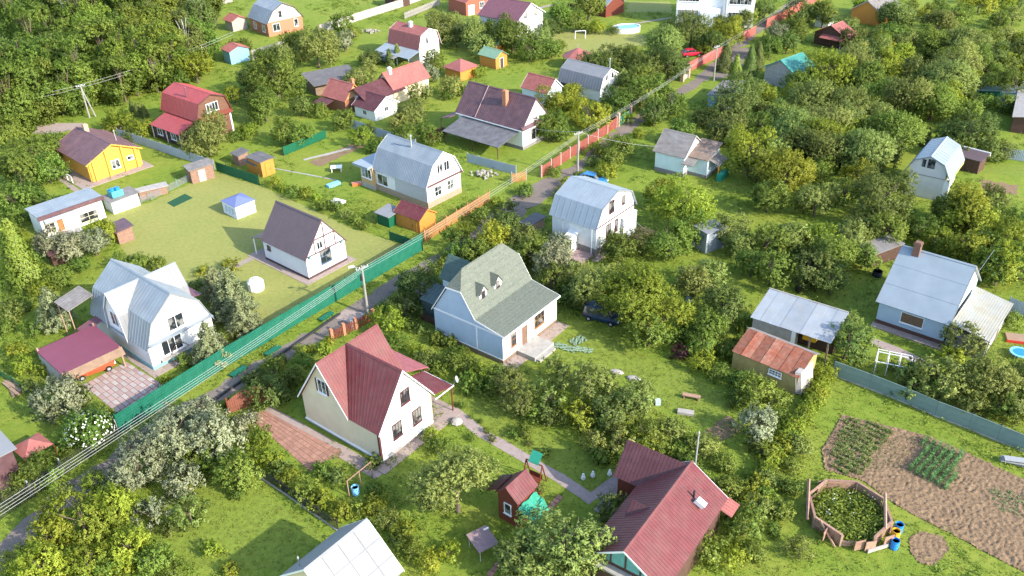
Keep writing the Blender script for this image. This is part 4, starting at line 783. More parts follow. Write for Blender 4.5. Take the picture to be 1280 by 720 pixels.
# white house cut by the left edge, red tent
wx, wy = G(12, 590); h = House('edge_house', 'corner of a white flat-roofed house cut off by the left picture edge', 'house', *G(18, 586), 48, 6, 6)
h.o.location = (*G(20, 583), 0); h.x, h.y = G(20, 583)
h.part(MB().box(-6, 0, -1, 7, 0, 2.9), 'wall', m_brownroof); h.slope([(-7, -1.6, 2.9), (.3, -1.6, 2.9), (.3, 3.6, 3.3), (-7, 3.6, 3.3)], m_zincw, 'none'); h.part(MB().box(-7, -.8, -3.2, 7.5, -.05, .12), 'deck', m_plank)
tx, ty = G(47, 575); t = thing('red_canopy', 'small peaked red fabric canopy on the lawn at the left edge', 'canopy', (tx, ty, 0), .9)
for a, b in (((-1.3, -1.3), (1.3, -1.3)), ((1.3, -1.3), (1.3, 1.3)), ((1.3, 1.3), (-1.3, 1.3)), ((-1.3, 1.3), (-1.3, -1.3))):
    MB().prism([(*a, 1.7), (*b, 1.7), (0, 0, 2.5)], (0, 0, -.04)).build('roof_panel', m_salmon, t); MB().tube((*a, 0), (*a, 1.7), .04).build('pole', m_redwood, t)
# sheds on the right edge
h = mono('green_tin_hut', 'small shed with green ribbed roof deep among the trees', 'shed', 1218, 126, -42, 3.6, 3.6, 1.9, 2.5, m_gfence2, m_greenroof2, 'seam'); h = mono('lilac_tin_hut', 'small shed with pale lilac tin roof next to the green ribbed one', 'shed', 1238, 128, -42, 3.6, 3.6, 1.9, 2.5, m_bluegrey, m_zincb, 'seam')
h = mono('long_beige_barn', 'long beige flat-roofed barn cut off by the right picture edge', 'barn', 1262, 165, -30, 4, 14, 2.6, 3.2, m_dwood, m_palefence, 'none', 'the beige barn'); h = mono('blue_cap_barn', 'blue-roofed shed behind the beige barn at the right edge', 'shed', 1274, 130, -30, 4, 8, 2.4, 3.0, m_palefence, m_bluegrey, 'none')
h = mono('brown_flat_shed', 'small plum-brown flat-roofed shed with white edge boards beside the grey fence', 'shed', 1221, 218, 45, 2.6, 3.2, 2.1, 2.3, m_dwood, m_mauve, 'none'); h.part(MB().box(2.85, 3.0, -.3, 3.5, 1.9, 2.45), 'edge_board', m_whitep)
h = mono('log_store', 'open log store with dark sagging roof behind the blue zinc-roofed house', 'woodshed', 1088, 334, 25, 4.5, 2.2, 1.8, 2.1, m_dwood, m_slate, 'none')
h = mono('brown_grill_hut', 'small brown-roofed barbecue hut behind the thicket near the long white annex', 'hut', 68, 334, 40, 2.4, 2.0, 1.8, 2.0, m_dwood, m_brownroof, 'none')
h = mono('brown_bower', 'little rust-brown bower beside the round lime bush on the dry lawn', 'bower', 150, 306, 42, 2.0, 2.6, 1.9, 2.1, m_plank, m_brownroof, 'none')
h = mono('compost_shed', 'low dark log shed beside the pale zinc gambrel', 'woodshed', 652, 292, -40, 1.4, 3.0, 1.7, 1.7, m_wood, m_felt, 'none')
# small white tank house on the lawn
t = thing('white_tank', 'rounded white plastic tank on the lawn in front of the half-timbered house', 'tank', (*G(321, 362), 0), .7); MB().rings([(.85, 0), (.95, .2), (.95, 1.1), (.6, 1.45), (.2, 1.5)], 14).build('tank_body', m_whitep, t, smooth=False); MB().rings([(.24, 1.48), (.24, 1.58), (.1, 1.6)], 10).build('lid', m_bluegrey, t)
# ---------------------------------------------------------------- fences
def unit(a, b):
    d = np.array([b[0]-a[0], b[1]-a[1]]); L = float(np.hypot(*d)); return d/L, L, math.atan2(d[1], d[0])
_pm = {}
def sheet_mesh(w, h, m, pitch=.22, dep=.035):
    key = (round(w, 2), h, m.name, pitch)
    if key not in _pm:
        n = max(2, int(w/pitch)); mb = MB(); xs = np.linspace(-w/2, w/2, n*2+1)
        for i in range(2*n):
            ya, yb = (dep if i % 2 else 0), (0 if i % 2 else dep)
            mb.add([(xs[i], -ya, .08), (xs[i+1], -yb, .08), (xs[i+1], -yb, h), (xs[i], -ya, h)], [(0, 1, 2, 3)])
        mb.box(-w/2, w/2, .02, .05, h*.25, h*.25+.05).box(-w/2, w/2, .02, .05, h*.8, h*.8+.05)
        me = bpy.data.meshes.new('fence_sheet'); me.from_pydata(mb.v, [], mb.f); me.materials.append(m); _pm[key] = me
    return _pm[key]
def picket_mesh(w, h, m):
    key = ('picket', round(w, 2), h, m.name)
    if key not in _pm:
        mb = MB(); n = int(w/.17)
        for i in range(n): x = -w/2+(i+.5)*w/n; mb.box(x-.05, x+.05, -.03, 0, .08, h+.04*math.sin(i*2.3))
        mb.box(-w/2, w/2, .0, .05, .35, .43).box(-w/2, w/2, 0, .05, h-.4, h-.32)
        me = bpy.data.meshes.new('picket_panel'); me.from_pydata(mb.v, [], mb.f); me.materials.append(m); _pm[key] = me
    return _pm[key]
def wire_mesh(w, h, m):
    key = ('wire', round(w, 2), h, m.name)
    if key not in _pm:
        mb = MB(); r = .012
        for i in range(int(w/.16)+1): x = -w/2+i*.16; mb.box(x-r, x+r, -r, r, .05, h)
        for i in range(int(h/.16)): mb.box(-w/2, w/2, -r, r, .1+i*.16-r, .1+i*.16+r)
        me = bpy.data.meshes.new('wire_panel'); me.from_pydata(mb.v, [], mb.f); me.materials.append(m); _pm[key] = me
    return _pm[key]
def fence(name, label, cat, pts, h, m, pm, span=2.5, kind='sheet', post=.04, ph=None, lm=None, pname='panel', kerb=None, group=None):
    P = [G(*p) for p in pts]; t = thing(name, label, cat, (*P[0], 0), 0, group); ph = ph or h+.1
    if lm: LM.append((lm, *((np.array(P[0])+np.array(P[-1]))/2)))
    pb = None
    for a, b in zip(P, P[1:]):
        d, L, ang = unit(a, b); n = max(1, round(L/span)); w = L/n
        for i in range(n+1):
            q = np.array(a)+d*w*i-np.array(P[0])
            if i < n or b is P[-1]:
                if pb is None: pb = MB().box(-post, post, -post, post, 0, ph); o = pb.build('post', pm, t); pb = o
                else: o = pb.copy(); COL.objects.link(o)
                nn = np.array([-d[1], d[0]])*.08; o.location = (q[0]+nn[0], q[1]+nn[1], 0); o.rotation_euler.z = ang
            if i < n:
                me = {'sheet': sheet_mesh, 'picket': picket_mesh, 'wire': wire_mesh}[kind](w-.01, h, m) if kind != 'board' else board_mesh(w-.02, h, m)
                o = link(pname, me, t); c = np.array(a)+d*w*(i+.5)-np.array(P[0]); o.location = (*c, 0); o.rotation_euler.z = ang
                if kerb: k = MB().box(-w/2+.01, w/2-.01, -.06, .06, -.05, .16).build('kerb_board', kerb, t); k.location = o.location; k.rotation_euler.z = ang
    return t
def board_mesh(w, h, m):
    key = ('board', round(w, 2), h, m.name)
    if key not in _pm:
        mb = MB().box(-w/2, w/2, -.02, .02, .12, h).box(-w/2, w/2, -.05, -.02, .1, .2).box(-w/2, w/2, -.05, -.02, h-.1, h).box(-w/2, w/2, -.05, -.02, h*.5, h*.5+.07)
        me = bpy.data.meshes.new('flat_panel'); me.from_pydata(mb.v, [], mb.f); me.materials.append(m); _pm[key] = me
    return _pm[key]
fence('emerald_fence', 'long emerald green corrugated metal fence along the grey lane', 'fence', [(151, 543), (283, 459), (378, 402), (470, 348), (529, 313)], 2.35, m_gfence, m_gfence2, lm='the emerald fence')
fence('mesh_fence', 'dark wire mesh fence on white posts continuing the emerald fence', 'fence', [(-60, 692), (42, 622), (81, 594), (150, 545)], 1.75, m_dark, m_steel, 3.4, 'wire', .05, 1.95, 'the mesh fence')
fence('picket_fence', 'orange wooden picket fence along the lane before the long gambrel house', 'fence', [(532, 303), (572, 277), (612, 252)], 1.6, m_ofence, m_ofence, 2.2, 'picket', .06, 1.9, 'the picket fence')
fence('picket_panel_fence', 'short yellow-orange picket fence piece standing alone by the lane', 'fence', [(640, 229), (658, 226)], 1.5, m_ofence, m_pole, 2.4, 'picket', .07, 1.8)
fence('red_board_fence', 'faded red board fence between pale brick posts by the lane', 'fence', [(677, 222), (701, 206), (735, 184), (771, 159)], 1.75, m_rfence, m_brickpost, 3.0, 'picket', .12, 1.95, 'the board fence')
fence('teal_gate', 'teal green sheet gate between two pale brick posts', 'gate', [(773, 158), (788, 149)], 1.7, m_teal, m_brickpost, 4, 'sheet', .22, 2.3)
fence('red_metal_fence', 'bright red corrugated fence beside the parked red car', 'fence', [(861, 90), (884, 79), (907, 68)], 2.0, m_rfence, m_rfence, 2.6, 'sheet', .07, 2.1, 'the red fence')
fence('red_metal_fence', 'short red fence piece below the white three-storey block', 'fence', [(929, 51), (944, 43)], 1.9, m_rfence, m_rfence, 2.6, 'sheet', .07, 2.0)
fence('red_metal_fence', 'farthest red corrugated fence running out at the top edge', 'fence', [(958, 35), (978, 25), (1022, 1), (1060, -20)], 2.0, m_rfence, m_rfence, 2.6, 'sheet', .07, 2.1)
fence('brick_gateposts', 'pair of white and pink brick gateposts at the lane bend', 'gate', [(853, 102), (860, 97)], 1.6, m_palefence, m_brickpost, 3, 'board', .32, 2.6)
fence('pale_blue_fence', 'pale blue-grey sheet fence behind the yellow log house', 'fence', [(148, 172), (190, 186), (268, 212)], 1.6, m_bfence, m_steel, 2.5, 'sheet', lm='the blue-grey fence')
fence('dark_green_fence', 'dark green sheet fence at the corner of the dry lawn', 'fence', [(271, 214), (324, 232)], 1.6, m_gfence2, m_dark, 2.5, 'sheet', lm='the dark fence')
fence('dark_green_fence', 'dark green fence piece half hidden behind the plank hut', 'fence', [(355, 195), (382, 184), (408, 173)], 1.5, m_gfence2, m_dark, 2.5, 'sheet')
fence('dark_green_fence', 'dark green sheet fence beneath the orange shed', 'fence', [(487, 300), (528, 314)], 1.3, m_gfence2, m_dark, 2.5, 'sheet')
fence('grey_fence', 'pale blue-grey fence in front of the dark red cottage', 'fence', [(438, 160), (478, 174), (520, 187)], 1.7, m_bfence, m_steel, 2.5, 'sheet', lm='the grey fence')
fence('grey_fence', 'pale grey fence below the dark lean-to of the brown-roofed house', 'fence', [(584, 203), (645, 219)], 1.5, m_bfence, m_steel, 2.5, 'sheet')
fence('grey_green_fence', 'long grey-green panel fence above the vegetable beds', 'fence', [(1040, 469), (1086, 486), (1131, 504), (1168, 520), (1210, 536), (1282, 566)], 1.75, m_grnsteel, m_dark, 3.0, 'board', .07, 1.85, 'the grey-green fence', kerb=m_palefence)
fence('garden_mesh_fence', 'dark mesh fence on a concrete kerb along the shaded lawn', 'fence', [(296, 577), (320, 594), (354, 616), (422, 664)], 1.3, m_dark, m_dark, 2.6, 'wire', .04, 1.4, 'the kerb fence', kerb=m_concrete)
fence('pale_board_fence', 'weathered pale board fence below the orange brick gambrel', 'fence', [(316, 75), (338, 68), (358, 62)], 2.0, m_palefence, m_wood, 2.6, 'picket')
fence('pale_board_fence', 'long weathered pale fence crossing the meadow at the top', 'fence', [(400, 42), (412, 38), (455, 24), (500, 10), (540, -4)], 1.9, m_palefence, m_wood, 2.8, 'board')
fence('pale_board_fence', 'short pale fence beyond the tiled red gambrel', 'fence', [(506, 24), (550, 6)], 1.5, m_palefence, m_wood, 2.8, 'picket')
fence('boundary_fence', 'pale blue sheet fence by the brown flat-roofed shed at the right edge', 'fence', [(1248, 197), (1290, 204)], 1.7, m_bfence, m_steel, 2.6, 'sheet')
fence('boundary_fence', 'blue-grey fence behind the translucent lean-to at the right edge', 'fence', [(1258, 388), (1295, 402)], 1.7, m_bfence, m_steel, 2.6, 'sheet')
fence('pipe_fence', 'low green pipe fence beside the shower shed on the dry lawn', 'fence', [(150, 262), (190, 250), (238, 226)], 1.1, m_steel, mat('green_pipe', (.10, .35, .24), .5), 2.6, 'wire', .05, 1.3)
fence('low_green_fence', 'low dark green garden fence at the far left lawns', 'fence', [(0, 470), (34, 492)], 1.0, m_gfence2, m_gfence2, 2.4, 'wire', .05, 1.1)
fence('lane_wall', 'low red-brown brick wall between the lane and the cream house', 'wall', [(416, 426), (446, 412), (468, 401)], 1.3, m_redwood, m_brick, 1.6, 'picket', .16, 1.5)
# arched red gate of the cream house
a, b = np.array(G(288, 517)), np.array(G(340, 500)); d, Lg, ang = unit(a, b); t = thing('arched_gate', 'red-brown arched double gate at the head of the brick paved yard', 'gate', (*a, 0), ang); LM.append(('the arched gate', *((a+b)/2)))
for s0 in (0, 1):
    mb = MB(); n = 10
    for i in range(n):
        u = (s0*n+i)/(2*n); v = (s0*n+i+1)/(2*n); f = lambda q: 1.5+.75*math.sin(q*PI)
        mb.prism([(u*Lg, 0, .1), (v*Lg-.02, 0, .1), (v*Lg-.02, 0, f(v)), (u*Lg, 0, f(u))], (0, .05, 0))
    mb.box(s0*Lg/2, (s0+1)*Lg/2, -.03, 0, .4, .52).box(s0*Lg/2, (s0+1)*Lg/2, -.03, 0, 1.2, 1.3); mb.build('gate_leaf', mat('terracotta_gate', (.26, .095, .065), .7, .12, 3), t)
for x in (-.15, Lg): MB().box(x, x+.16, -.06, .1, 0, 1.9).build('gate_post', m_redwood, t)
# posts along the forest edge
for i, (px, py) in enumerate([(14, 148), (62, 139), (86, 133), (118, 120), (131, 119), (137, 116), (147, 113), (158, 109), (166, 106), (176, 103), (245, 63), (252, 59), (262, 55)]):
    t = thing('old_post', ('first', 'second', 'third', 'fourth', 'fifth', 'sixth', 'seventh', 'eighth', 'ninth', 'tenth', 'eleventh', 'twelfth', 'last')[i]+' pale leaning post along the forest edge, counted going uphill', 'post', (*G(px, py), 0), i, 'old fence posts at the forest edge'); MB().tube((0, 0, 0), (.25*math.sin(i*2), .2, 1.8+.3*math.sin(i)), .11, 6, .08).build('post_shaft', m_palefence, t)
# ---------------------------------------------------------------- poles and wires
WT = {}
def pole(px, py, h, label, arm=True, name='utility_pole', strut=None):
    x, y = G(px, py); t = thing(name, label, 'utility pole', (x, y, 0)); WT[(px, py)] = (x, y, h)
    MB().tube((0, 0, 0), (0, 0, h), .17, 8, .11).build('pole_shaft', m_pole, t)
    if arm:
        MB().hexa((-.6, -.45, h-.35), (1.2, .9, 0), (.05, -.07, 0), (0, 0, .1)).build('crossarm', m_steel, t)
        for k in (-1, -.4, .4, 1): MB().rings([(.03, h-.25), (.05, h-.18), (.05, h-.1)], 8, .55*k, .4*k).build('insulator', m_whitep, t)
    if strut: MB().tube((strut[0], strut[1], 0), (0, 0, h-.5), .14, 8, .1).build('strut', m_pole, t)
    return t
p1 = pole(460, 393, 6.3, 'concrete power pole with white street lamp beside the emerald fence')
MB().tube((0, 0, 5.9), (-.9, .1, 6.15), .04).build('lamp_arm', m_steel, p1); MB().hexa((-1.45, -.05, 6.05), (.6, 0, .1), (0, .26, 0), (0, 0, .14)).build('lamp_head', m_whitep, p1); MB().box(-.32, -.12, -.2, .2, 4.5, 5.1).build('meter_box', m_dark, p1)
p2 = pole(722, 221, 7.0, 'concrete power pole behind the pale zinc gambrel house')
p3 = pole(892, 101, 6.6, 'concrete power pole beside the bright red fence')
p4 = pole(112, 147, 6.0, 'strutted concrete pole at the forest edge', strut=(.9, .4))
p5 = pole(1006, 20, 6.6, 'small far power pole by the red fence at the top'); p6 = pole(1035, 148, 5, 'short pole standing among the dense thickets', False)
def wire(name, label, A, B, r=.03, sag=.5, group=None, n=10):
    A, B = np.array(A), np.array(B); t = thing(name, label, 'cable', tuple(A), 0, group); mb = MB(); P = [A+(B-A)*i/n-A-np.array([0, 0, sag*4*(i/n)*(1-i/n)]) for i in range(n+1)]
    for a, b in zip(P, P[1:]): mb.tube(a, b, r, 5)
    mb.build('cable', m_wire, t); return t
v1, v2, v3, v5 = (np.array(WT[k]) for k in ((460, 393), (722, 221), (892, 101), (1006, 20)))
v0 = np.array(G3(-170, 742, 5.6))
nm_ = ('uppermost', 'second', 'third', 'lowest')
for k in range(4):
    la = np.array([-.62, -.45, 0])*(.55*k-.8); o3 = la*1.1+np.array([0, 0, -.1-.34*k]); o0 = la*.9+np.array([0, 0, .35-.42*k]); g_ = 'power cables along the lane'
    wire('power_cable', nm_[k]+' of four pale cables strung above the emerald fence', v0+o0, v1+o3, .015, .25, g_); k != 3 and (wire('power_cable', ('uppermost', 'middle', 'lowest')[k]+' of three pale cables passing over the orange pickets', v1+o3, v2+o3*1.1, .014, .5+.1*k, g_), wire('power_cable', ('uppermost', 'middle', 'lowest')[k]+' of three pale cables over bushes by the board fence', v2+o3*1.1, v3+o3, .013, .6, g_))
    if k in (0, 2): wire('power_cable', ('upper', '', 'lower')[k]+' of two far cables along the red fence', v3+o3, v5+o3, .015, .5, g_)
    if k < 2: o4 = np.array([0, 0, -.1-.5*k]); wire('power_cable', ('upper', 'lower')[k]+' cable running out of view from the strutted pole', np.array(WT[(112, 147)])+o4, np.array([*G(-60, 175), 5.5])+o4, .022, .5, 'cables at the forest edge'); wire('power_cable', ('upper', 'lower')[k]+' cable running uphill along the forest from the strutted pole', np.array(WT[(112, 147)])+o4, np.array([*G(300, 75), 6])+o4, .022, .6, 'cables at the forest edge')
wire('house_cable', 'service cable from the lane pole to the brown-roofed house', v2, (*G(655, 190), 4.2), .025, .3); wire('house_cable', 'service cable crossing to the slate cottage', v2, (*G(822, 212), 3.6), .02, .4); wire('house_cable', 'service cable dropping from the zinc gambrel into the apple trees', (*G(775, 285), 2.8), (*G(840, 335), 2.4), .02, .2)
# ---------------------------------------------------------------- cars
def car(name, label, px, py, rz, col, van=False, cat='car'):
    m_ = mat(col[0], col[1], .25, .02, 1, spec=.6); t = thing(name, label, cat, (*G(px, py), 0), rz)
    pr = [(-2.05, .45, .75), (-1.95, .35, .95), (-1.0, .3, 1.0), (1.0, .3, 1.0), (1.9, .35, .92), (2.1, .45, .7)]; mb = MB(); o = []
    for x, z0, z1 in pr:
        wd = .84 if abs(x) < 1.5 else .74; o.append([(x, -wd*.92, z0), (x, -wd, (z0+z1)/2), (x, -wd*.9, z1), (x, wd*.9, z1), (x, wd, (z0+z1)/2), (x, wd*.92, z0)])
    vs = [p for r in o for p in r]; fs = [(i*6+j, i*6+(j+1) % 6, (i+1)*6+(j+1) % 6, (i+1)*6+j) for i in range(5) for j in range(6)]+[(5, 4, 3, 2, 1, 0), tuple(range(30, 36))]
    mb.add(vs, fs).build('body', m_, t, smooth=False)
    xa, xb = (-2.0, 1.2) if van else (-1.7, 1.0); ta, tb = (-1.85, .75) if van else (-1.2, .35); zt = 1.75 if van else 1.45
    MB().add([(xa, -.74, .95), (xb, -.74, .95), (xb, .74, .95), (xa, .74, .95), (ta, -.62, zt-.04), (tb, -.62, zt-.04), (tb, .62, zt-.04), (ta, .62, zt-.04)], [(0, 1, 5, 4), (1, 2, 6, 5), (2, 3, 7, 6), (3, 0, 4, 7), (4, 5, 6, 7)]).build('window_band', GLASS, t)
    MB().hexa((ta-.05, -.63, zt-.05), (tb-ta+.1, 0, 0), (0, 1.26, 0), (0, 0, .06)).build('roof', m_, t)
    mb = MB()
    for x, x2 in ((xa, ta), (xb, tb), ((xa+xb)/2, (ta+tb)/2)):
        for sy in (-1, 1): mb.tube((x, sy*.75, .96), (x2, sy*.63, zt), .035, 5)
    mb.build('pillar', m_, t)
    for x in (-1.3, 1.3):
        for y in (-.8, .8):
            wq = MB().tube((x, y-.1, .31), (x, y+.1, .31), .31, 14).build('wheel', m_black, t); MB().tube((x, y-.11, .31), (x, y+.11, .31), .17, 10).build('rim', m_steel, wq)
    for y in (-.55, .55): MB().box(2.0, 2.12, y-.15, y+.15, .6, .76).build('headlight', m_whitep, t); MB().box(-2.08, -1.98, y-.15, y+.15, .62, .8).build('tail_light', m_redp, t)
    return t
car('parked_car', 'orange-red car parked with its bonnet out of the raspberry carport', 118, 465, .62, ('copper_red_car_paint', (.48, .10, .04)))
car('parked_car', 'bright blue car parked behind the pale zinc gambrel', 741, 229, -.55, ('bright_blue_car_paint', (.03, .22, .55)))
car('parked_car', 'bright red car parked inside the red fence', 864, 70, .25, ('bright_red_car_paint', (.55, .02, .05)))
car('parked_car', 'dark blue car in the shade of the big lime-green tree', 753, 400, -.5, ('dark_blue_car_paint', (.015, .04, .09)), True)
# ---------------------------------------------------------------- garden things
def barrel(name, label, px, py, m, h=.9, r=.32, fill=m_dark, group=None):
    t = thing(name, label, 'barrel', (*G(px, py), 0), 0, group); MB().rings([(r*.9, 0), (r, .1*h), (r, .32*h), (r*1.06, .35*h), (r, .38*h), (r, .66*h), (r*1.06, .69*h), (r, .72*h), (r, h), (r*.93, h), (r*.9, h*.8)], 16).build('drum', m, t)
    MB().rings([(r*.9, h*.78), (r*.9, h*.8)], 16).build('water', fill, t); return t
barrel('barrel', 'blue barrel nearest the viewer beside the wooden octagon', 1117, 685, m_bluep); barrel('barrel', 'yellow barrel between two blue ones beside the octagon', 1118, 673, m_yelp); barrel('barrel', 'blue barrel farthest from the viewer beside the octagon', 1122, 665, m_bluep)
barrel('barrel', 'light blue barrel with green rim by the wooden frame below the cream house', 445, 618, m_ltblue, fill=m_gtarp); barrel('barrel', 'black barrel with white cap behind the grey tin shed', 999, 364, m_dark, 1.5, .5, m_whitep); barrel('barrel', 'grey-blue barrel standing under the fruit trees', 861, 377, m_bluegrey, .8)
barrel('basin', 'turquoise round water basin in the shade beside the blue house', 1096, 345, m_dark, .7, .55, m_cyan)
t = thing('clothes_frame', 'rusty pipe frame over the light blue barrel', 'frame', (*G(437, 622), 0), unit(G(437, 622), G(466, 598))[2]); Lf = unit(G(437, 622), G(466, 598))[1]
for x in (0, Lf*.5, Lf): MB().tube((x, 0, 0), (x, 0, 1.9), .05).build('post', m_plank, t)
MB().tube((0, 0, 1.9), (Lf, 0, 1.9), .05).build('rail', m_plank, t)
# wooden octagon
ox, oy = G(1059, 648); t = thing('octagon_enclosure', 'unfinished octagonal enclosure of pinkish planks overgrown with weeds inside', 'wooden enclosure', (ox, oy, 0)); LM.append(('the wooden octagon', ox, oy)); R8 = 3.2
for i in range(8):
    a, b = (i+.35)*PI/4, (i+1.35)*PI/4; A = np.array([R8*math.cos(a), R8*math.sin(a)*1.02, 0]); B = np.array([R8*math.cos(b), R8*math.sin(b)*1.02, 0]); d = B-A; n_ = np.array([-d[1], d[0], 0])/np.linalg.norm(d)*.06
    MB().box(A[0]-.09, A[0]+.09, A[1]-.09, A[1]+.09, 0, 1.25).build('corner_post', m_wood, t)
    f0, f1 = (.06, .94)
    for k in range(4):
        if i == 5 and k > 1: continue
        if i == 2 and k == 2: f0, f1 = .06, .5
        MB().hexa(A+d*f0+np.array([0, 0, .05+k*.29]), d*(f1-f0), n_, (0, 0, .26)).build('plank', m_plank, t)
    if i not in (5,): MB().hexa(A+d*.02-n_*1.3+np.array([0, 0, 1.22]), d*.96, n_*3.2, (0, 0, .05)).build('cap_rail', m_plank, t)
def beam(x0, y0, z0, x1, y1, z1, w_=.12, nm='leaning_beam', m=m_plank): MB().tube((x0, y0, z0), (x1, y1, z1), w_, 4).build(nm, m, t)
beam(-3.6, -.8, .9, -2.6, 2.6, 1.9); beam(2.0, -2.3, 1.2, 3.0, .8, 1.9); beam(-2.8, -1.4, 1.3, -2.0, -3.0, .1, .09)
for x, y, rz in ((-.3, -3.4, .2), (.5, -3.5, .15), (2.1, -3.0, .3), (-2.6, -2.2, .9), (-1.1, 3.15, .1)): MB().cbox((x, y, .2), .85, .06, .95, rz).build('door_panel', m_plank, t)
MB().cbox((1.2, -3.4, .1), 1.9, .1, .35, .3).build('white_sill', m_palefence, t)
# raised pool, goal, trampoline
x, y = G(783, 39); t = thing('garden_pool', 'oval above-ground pool with blue water and white rim on the far lawn', 'pool', (x, y, 0), .2); LM.append(('the oval pool', x, y))
def oval(mb, rs, n=24): return mb.rings(rs, n)
o_ = MB().rings([(3.0, 0), (3.0, 1.0), (3.12, 1.02), (3.12, 1.08), (2.85, 1.08), (2.85, .9)], 28).build('pool_wall', m_whitep, t); w_ = MB().rings([(2.86, .88), (2.86, .92)], 28).build('water', m_pool, t); t.scale = (1, .72, 1)
t = thing('goal', 'small white football goal on the far yellow lawn', 'goal', (*G(719, 49), 0), .1)
for x_ in (0, 2.2): MB().tube((x_, 0, 0), (x_, 0, 1.7), .07).build('post', m_whitep, t); MB().tube((x_, .8, 0), (x_, 0, 1.7), .04).build('stay', m_whitep, t)
MB().tube((0, 0, 1.7), (2.2, 0, 1.7), .07).build('crossbar', m_whitep, t)
x, y = G(1273, 446); t = thing('trampoline', 'little round blue-rimmed trampoline on the bright lawn at the right edge', 'trampoline', (x, y, 0)); n = 20
mb = MB()
for i in range(n):
    a, b = 2*PI*i/n, 2*PI*(i+1)/n; mb.prism([(.95*math.cos(a), .95*math.sin(a), .62), (.95*math.cos(b), .95*math.sin(b), .62), (.7*math.cos(b), .7*math.sin(b), .62), (.7*math.cos(a), .7*math.sin(a), .62)], (0, 0, -.08))
mb.build('rim_pad', m_ltblue, t); MB().rings([(.7, .54), (.7, .58)], n).build('jumping_mat', m_bluep, t)
for i in range(5): MB().tube((.85*math.cos(i*1.257), .85*math.sin(i*1.257), 0), (.85*math.cos(i*1.257), .85*math.sin(i*1.257), .58), .03).build('leg', m_steel, t)
t = thing('sandpit_board', 'low brown wooden platform behind the blue trampoline', 'platform', (*G(1272, 424), 0), -.3); MB().box(-1.1, 1.1, -.8, .8, 0, .2).build('deck', m_wood, t); MB().box(-1.2, 1.2, -.9, -.8, 0, .3).build('edge_board', m_redp, t)
# swing
x, y = G(668, 603); t = thing('garden_swing', 'red-framed garden swing with small green canopy beside the path', 'swing', (x, y, 0), -.6)
for sx in (-.8, .8):
    for sy in (-.7, .7): MB().tube((sx, sy, 0), (sx, 0, 2.3), .06).build('leg', m_redwood, t)
MB().hexa((-.5, -.15, 2.3), (1.0, 0, 0), (0, .75, .7), (0, 0, .05)).build('canopy', m_gtarp, t); MB().tube((-.8, 0, 2.3), (.8, 0, 2.3), .06).build('top_bar', m_redwood, t); MB().box(-.65, .65, -.3, .25, .45, .52).build('seat', m_redwood, t); MB().box(-.65, .65, .22, .28, .5, 1.0).build('backrest', m_redwood, t); MB().box(-1.2, 1.2, -1.05, -.85, .02, .18).build('base_beam', m_redwood, t)
x, y = G(604, 688); t = thing('canopy_table', 'small mauve-topped awning table on thin legs near the red garden hut', 'table', (x, y, 0), .55)
MB().hexa((-.9, -1.0, 1.15), (1.8, 0, 0), (0, 2.0, .2), (0, 0, .06)).build('table_top', mat('pale_mauve_top', (.27, .185, .19), .7), t)
for sx in (-.75, .75):
    for sy in (-.85, .85): MB().tube((sx, sy, 0), (sx, sy, 1.2), .035).build('leg', m_steel, t)
MB().box(.5, .95, .6, .75, 1.36, 1.42).build('folded_cloth', m_whitep, t)
# assorted
def slabthing(name, label, cat, px, py, sx, sy, sz, m, rz=0, legs=0, part='top'):
    t = thing(name, label, cat, (*G(px, py), 0), rz); MB().box(-sx/2, sx/2, -sy/2, sy/2, legs, legs+sz).build(part, m, t)
    if legs:
        for a in (-1, 1): MB().box(a*sx*.4-.05, a*sx*.4+.05, -sy*.4, sy*.4, 0, legs).build('leg', m, t)
    return t
slabthing('garden_bench', 'plain pinkish plank bench on the shaded lawn', 'bench', 864, 499, 1.7, .45, .07, m_plank, -.35, .42, 'seat'); slabthing('garden_table', 'white square garden table on the lawn beside the long gambrel house', 'table', 421, 214, 1.7, 1.2, .06, m_whitep, .1, .7)
slabthing('sandbox_lid', 'bright blue plastic toy slide lying on the lawn', 'toy', 417, 232, 2.0, .8, .4, m_ltblue, .75); slabthing('play_mat', 'orange-red toy cart on the grass by the yellow brick porch', 'toy', 446, 231, 1.4, .8, .35, m_orp, .3); slabthing('white_heap', 'pile of white sheets on the lawn before the hedge', 'pile', 423, 253, 1.9, 1.0, .3, m_whitep, -.5)
slabthing('log_bench', 'low bench of pale logs with dark cushions on the lawn edge', 'bench', 857, 517, 1.5, .6, .3, m_palefence, -.3); slabthing('bucket', 'small pale enamel bucket by the shrub row', 'bucket', 822, 505, .5, .5, .5, m_bluegrey)
for k, (px, py) in enumerate(((771, 466), (792, 474))):
    t = thing('boulder', ('pale flat boulder beside the apple shrubs, the one nearer the green-roofed house', 'pale flat boulder beside the apple shrubs, the one nearer the bench')[k], 'boulder', (*G(px, py), 0), -.4); MB().rings([(.55, 0), (.75, .15), (.6, .35), (.2, .45)], 9).build('stone', m_palefence, t); t.scale = (1.0, .5, .7)
for k, (px, py) in enumerate(((729, 599), (741, 596), (762, 594))):
    t = thing('garden_figure', ('white garden figure nearest the path, by the long red-roofed house', 'middle one of three white garden figures by the long red-roofed house', 'white garden figure closest to the long red-roofed house')[k], 'garden figure', (*G(px, py), 0), k, 'white garden figures'); t.scale = (.7, .7, .75); MB().rings([(.22, 0), (.3, .2), (.22, .5), (.1, .62)], 10).build('figure_body', m_whitep, t); MB().rings([(.05, .6), (.15, .7), (.15, .82), (.04, .9)], 8).build('figure_head', m_whitep, t)
t = thing('green_net', 'crumpled pale green netting spread on the lawn before the porch', 'net', (*G(718, 437), 0), 0); mb = MB(); n = 8
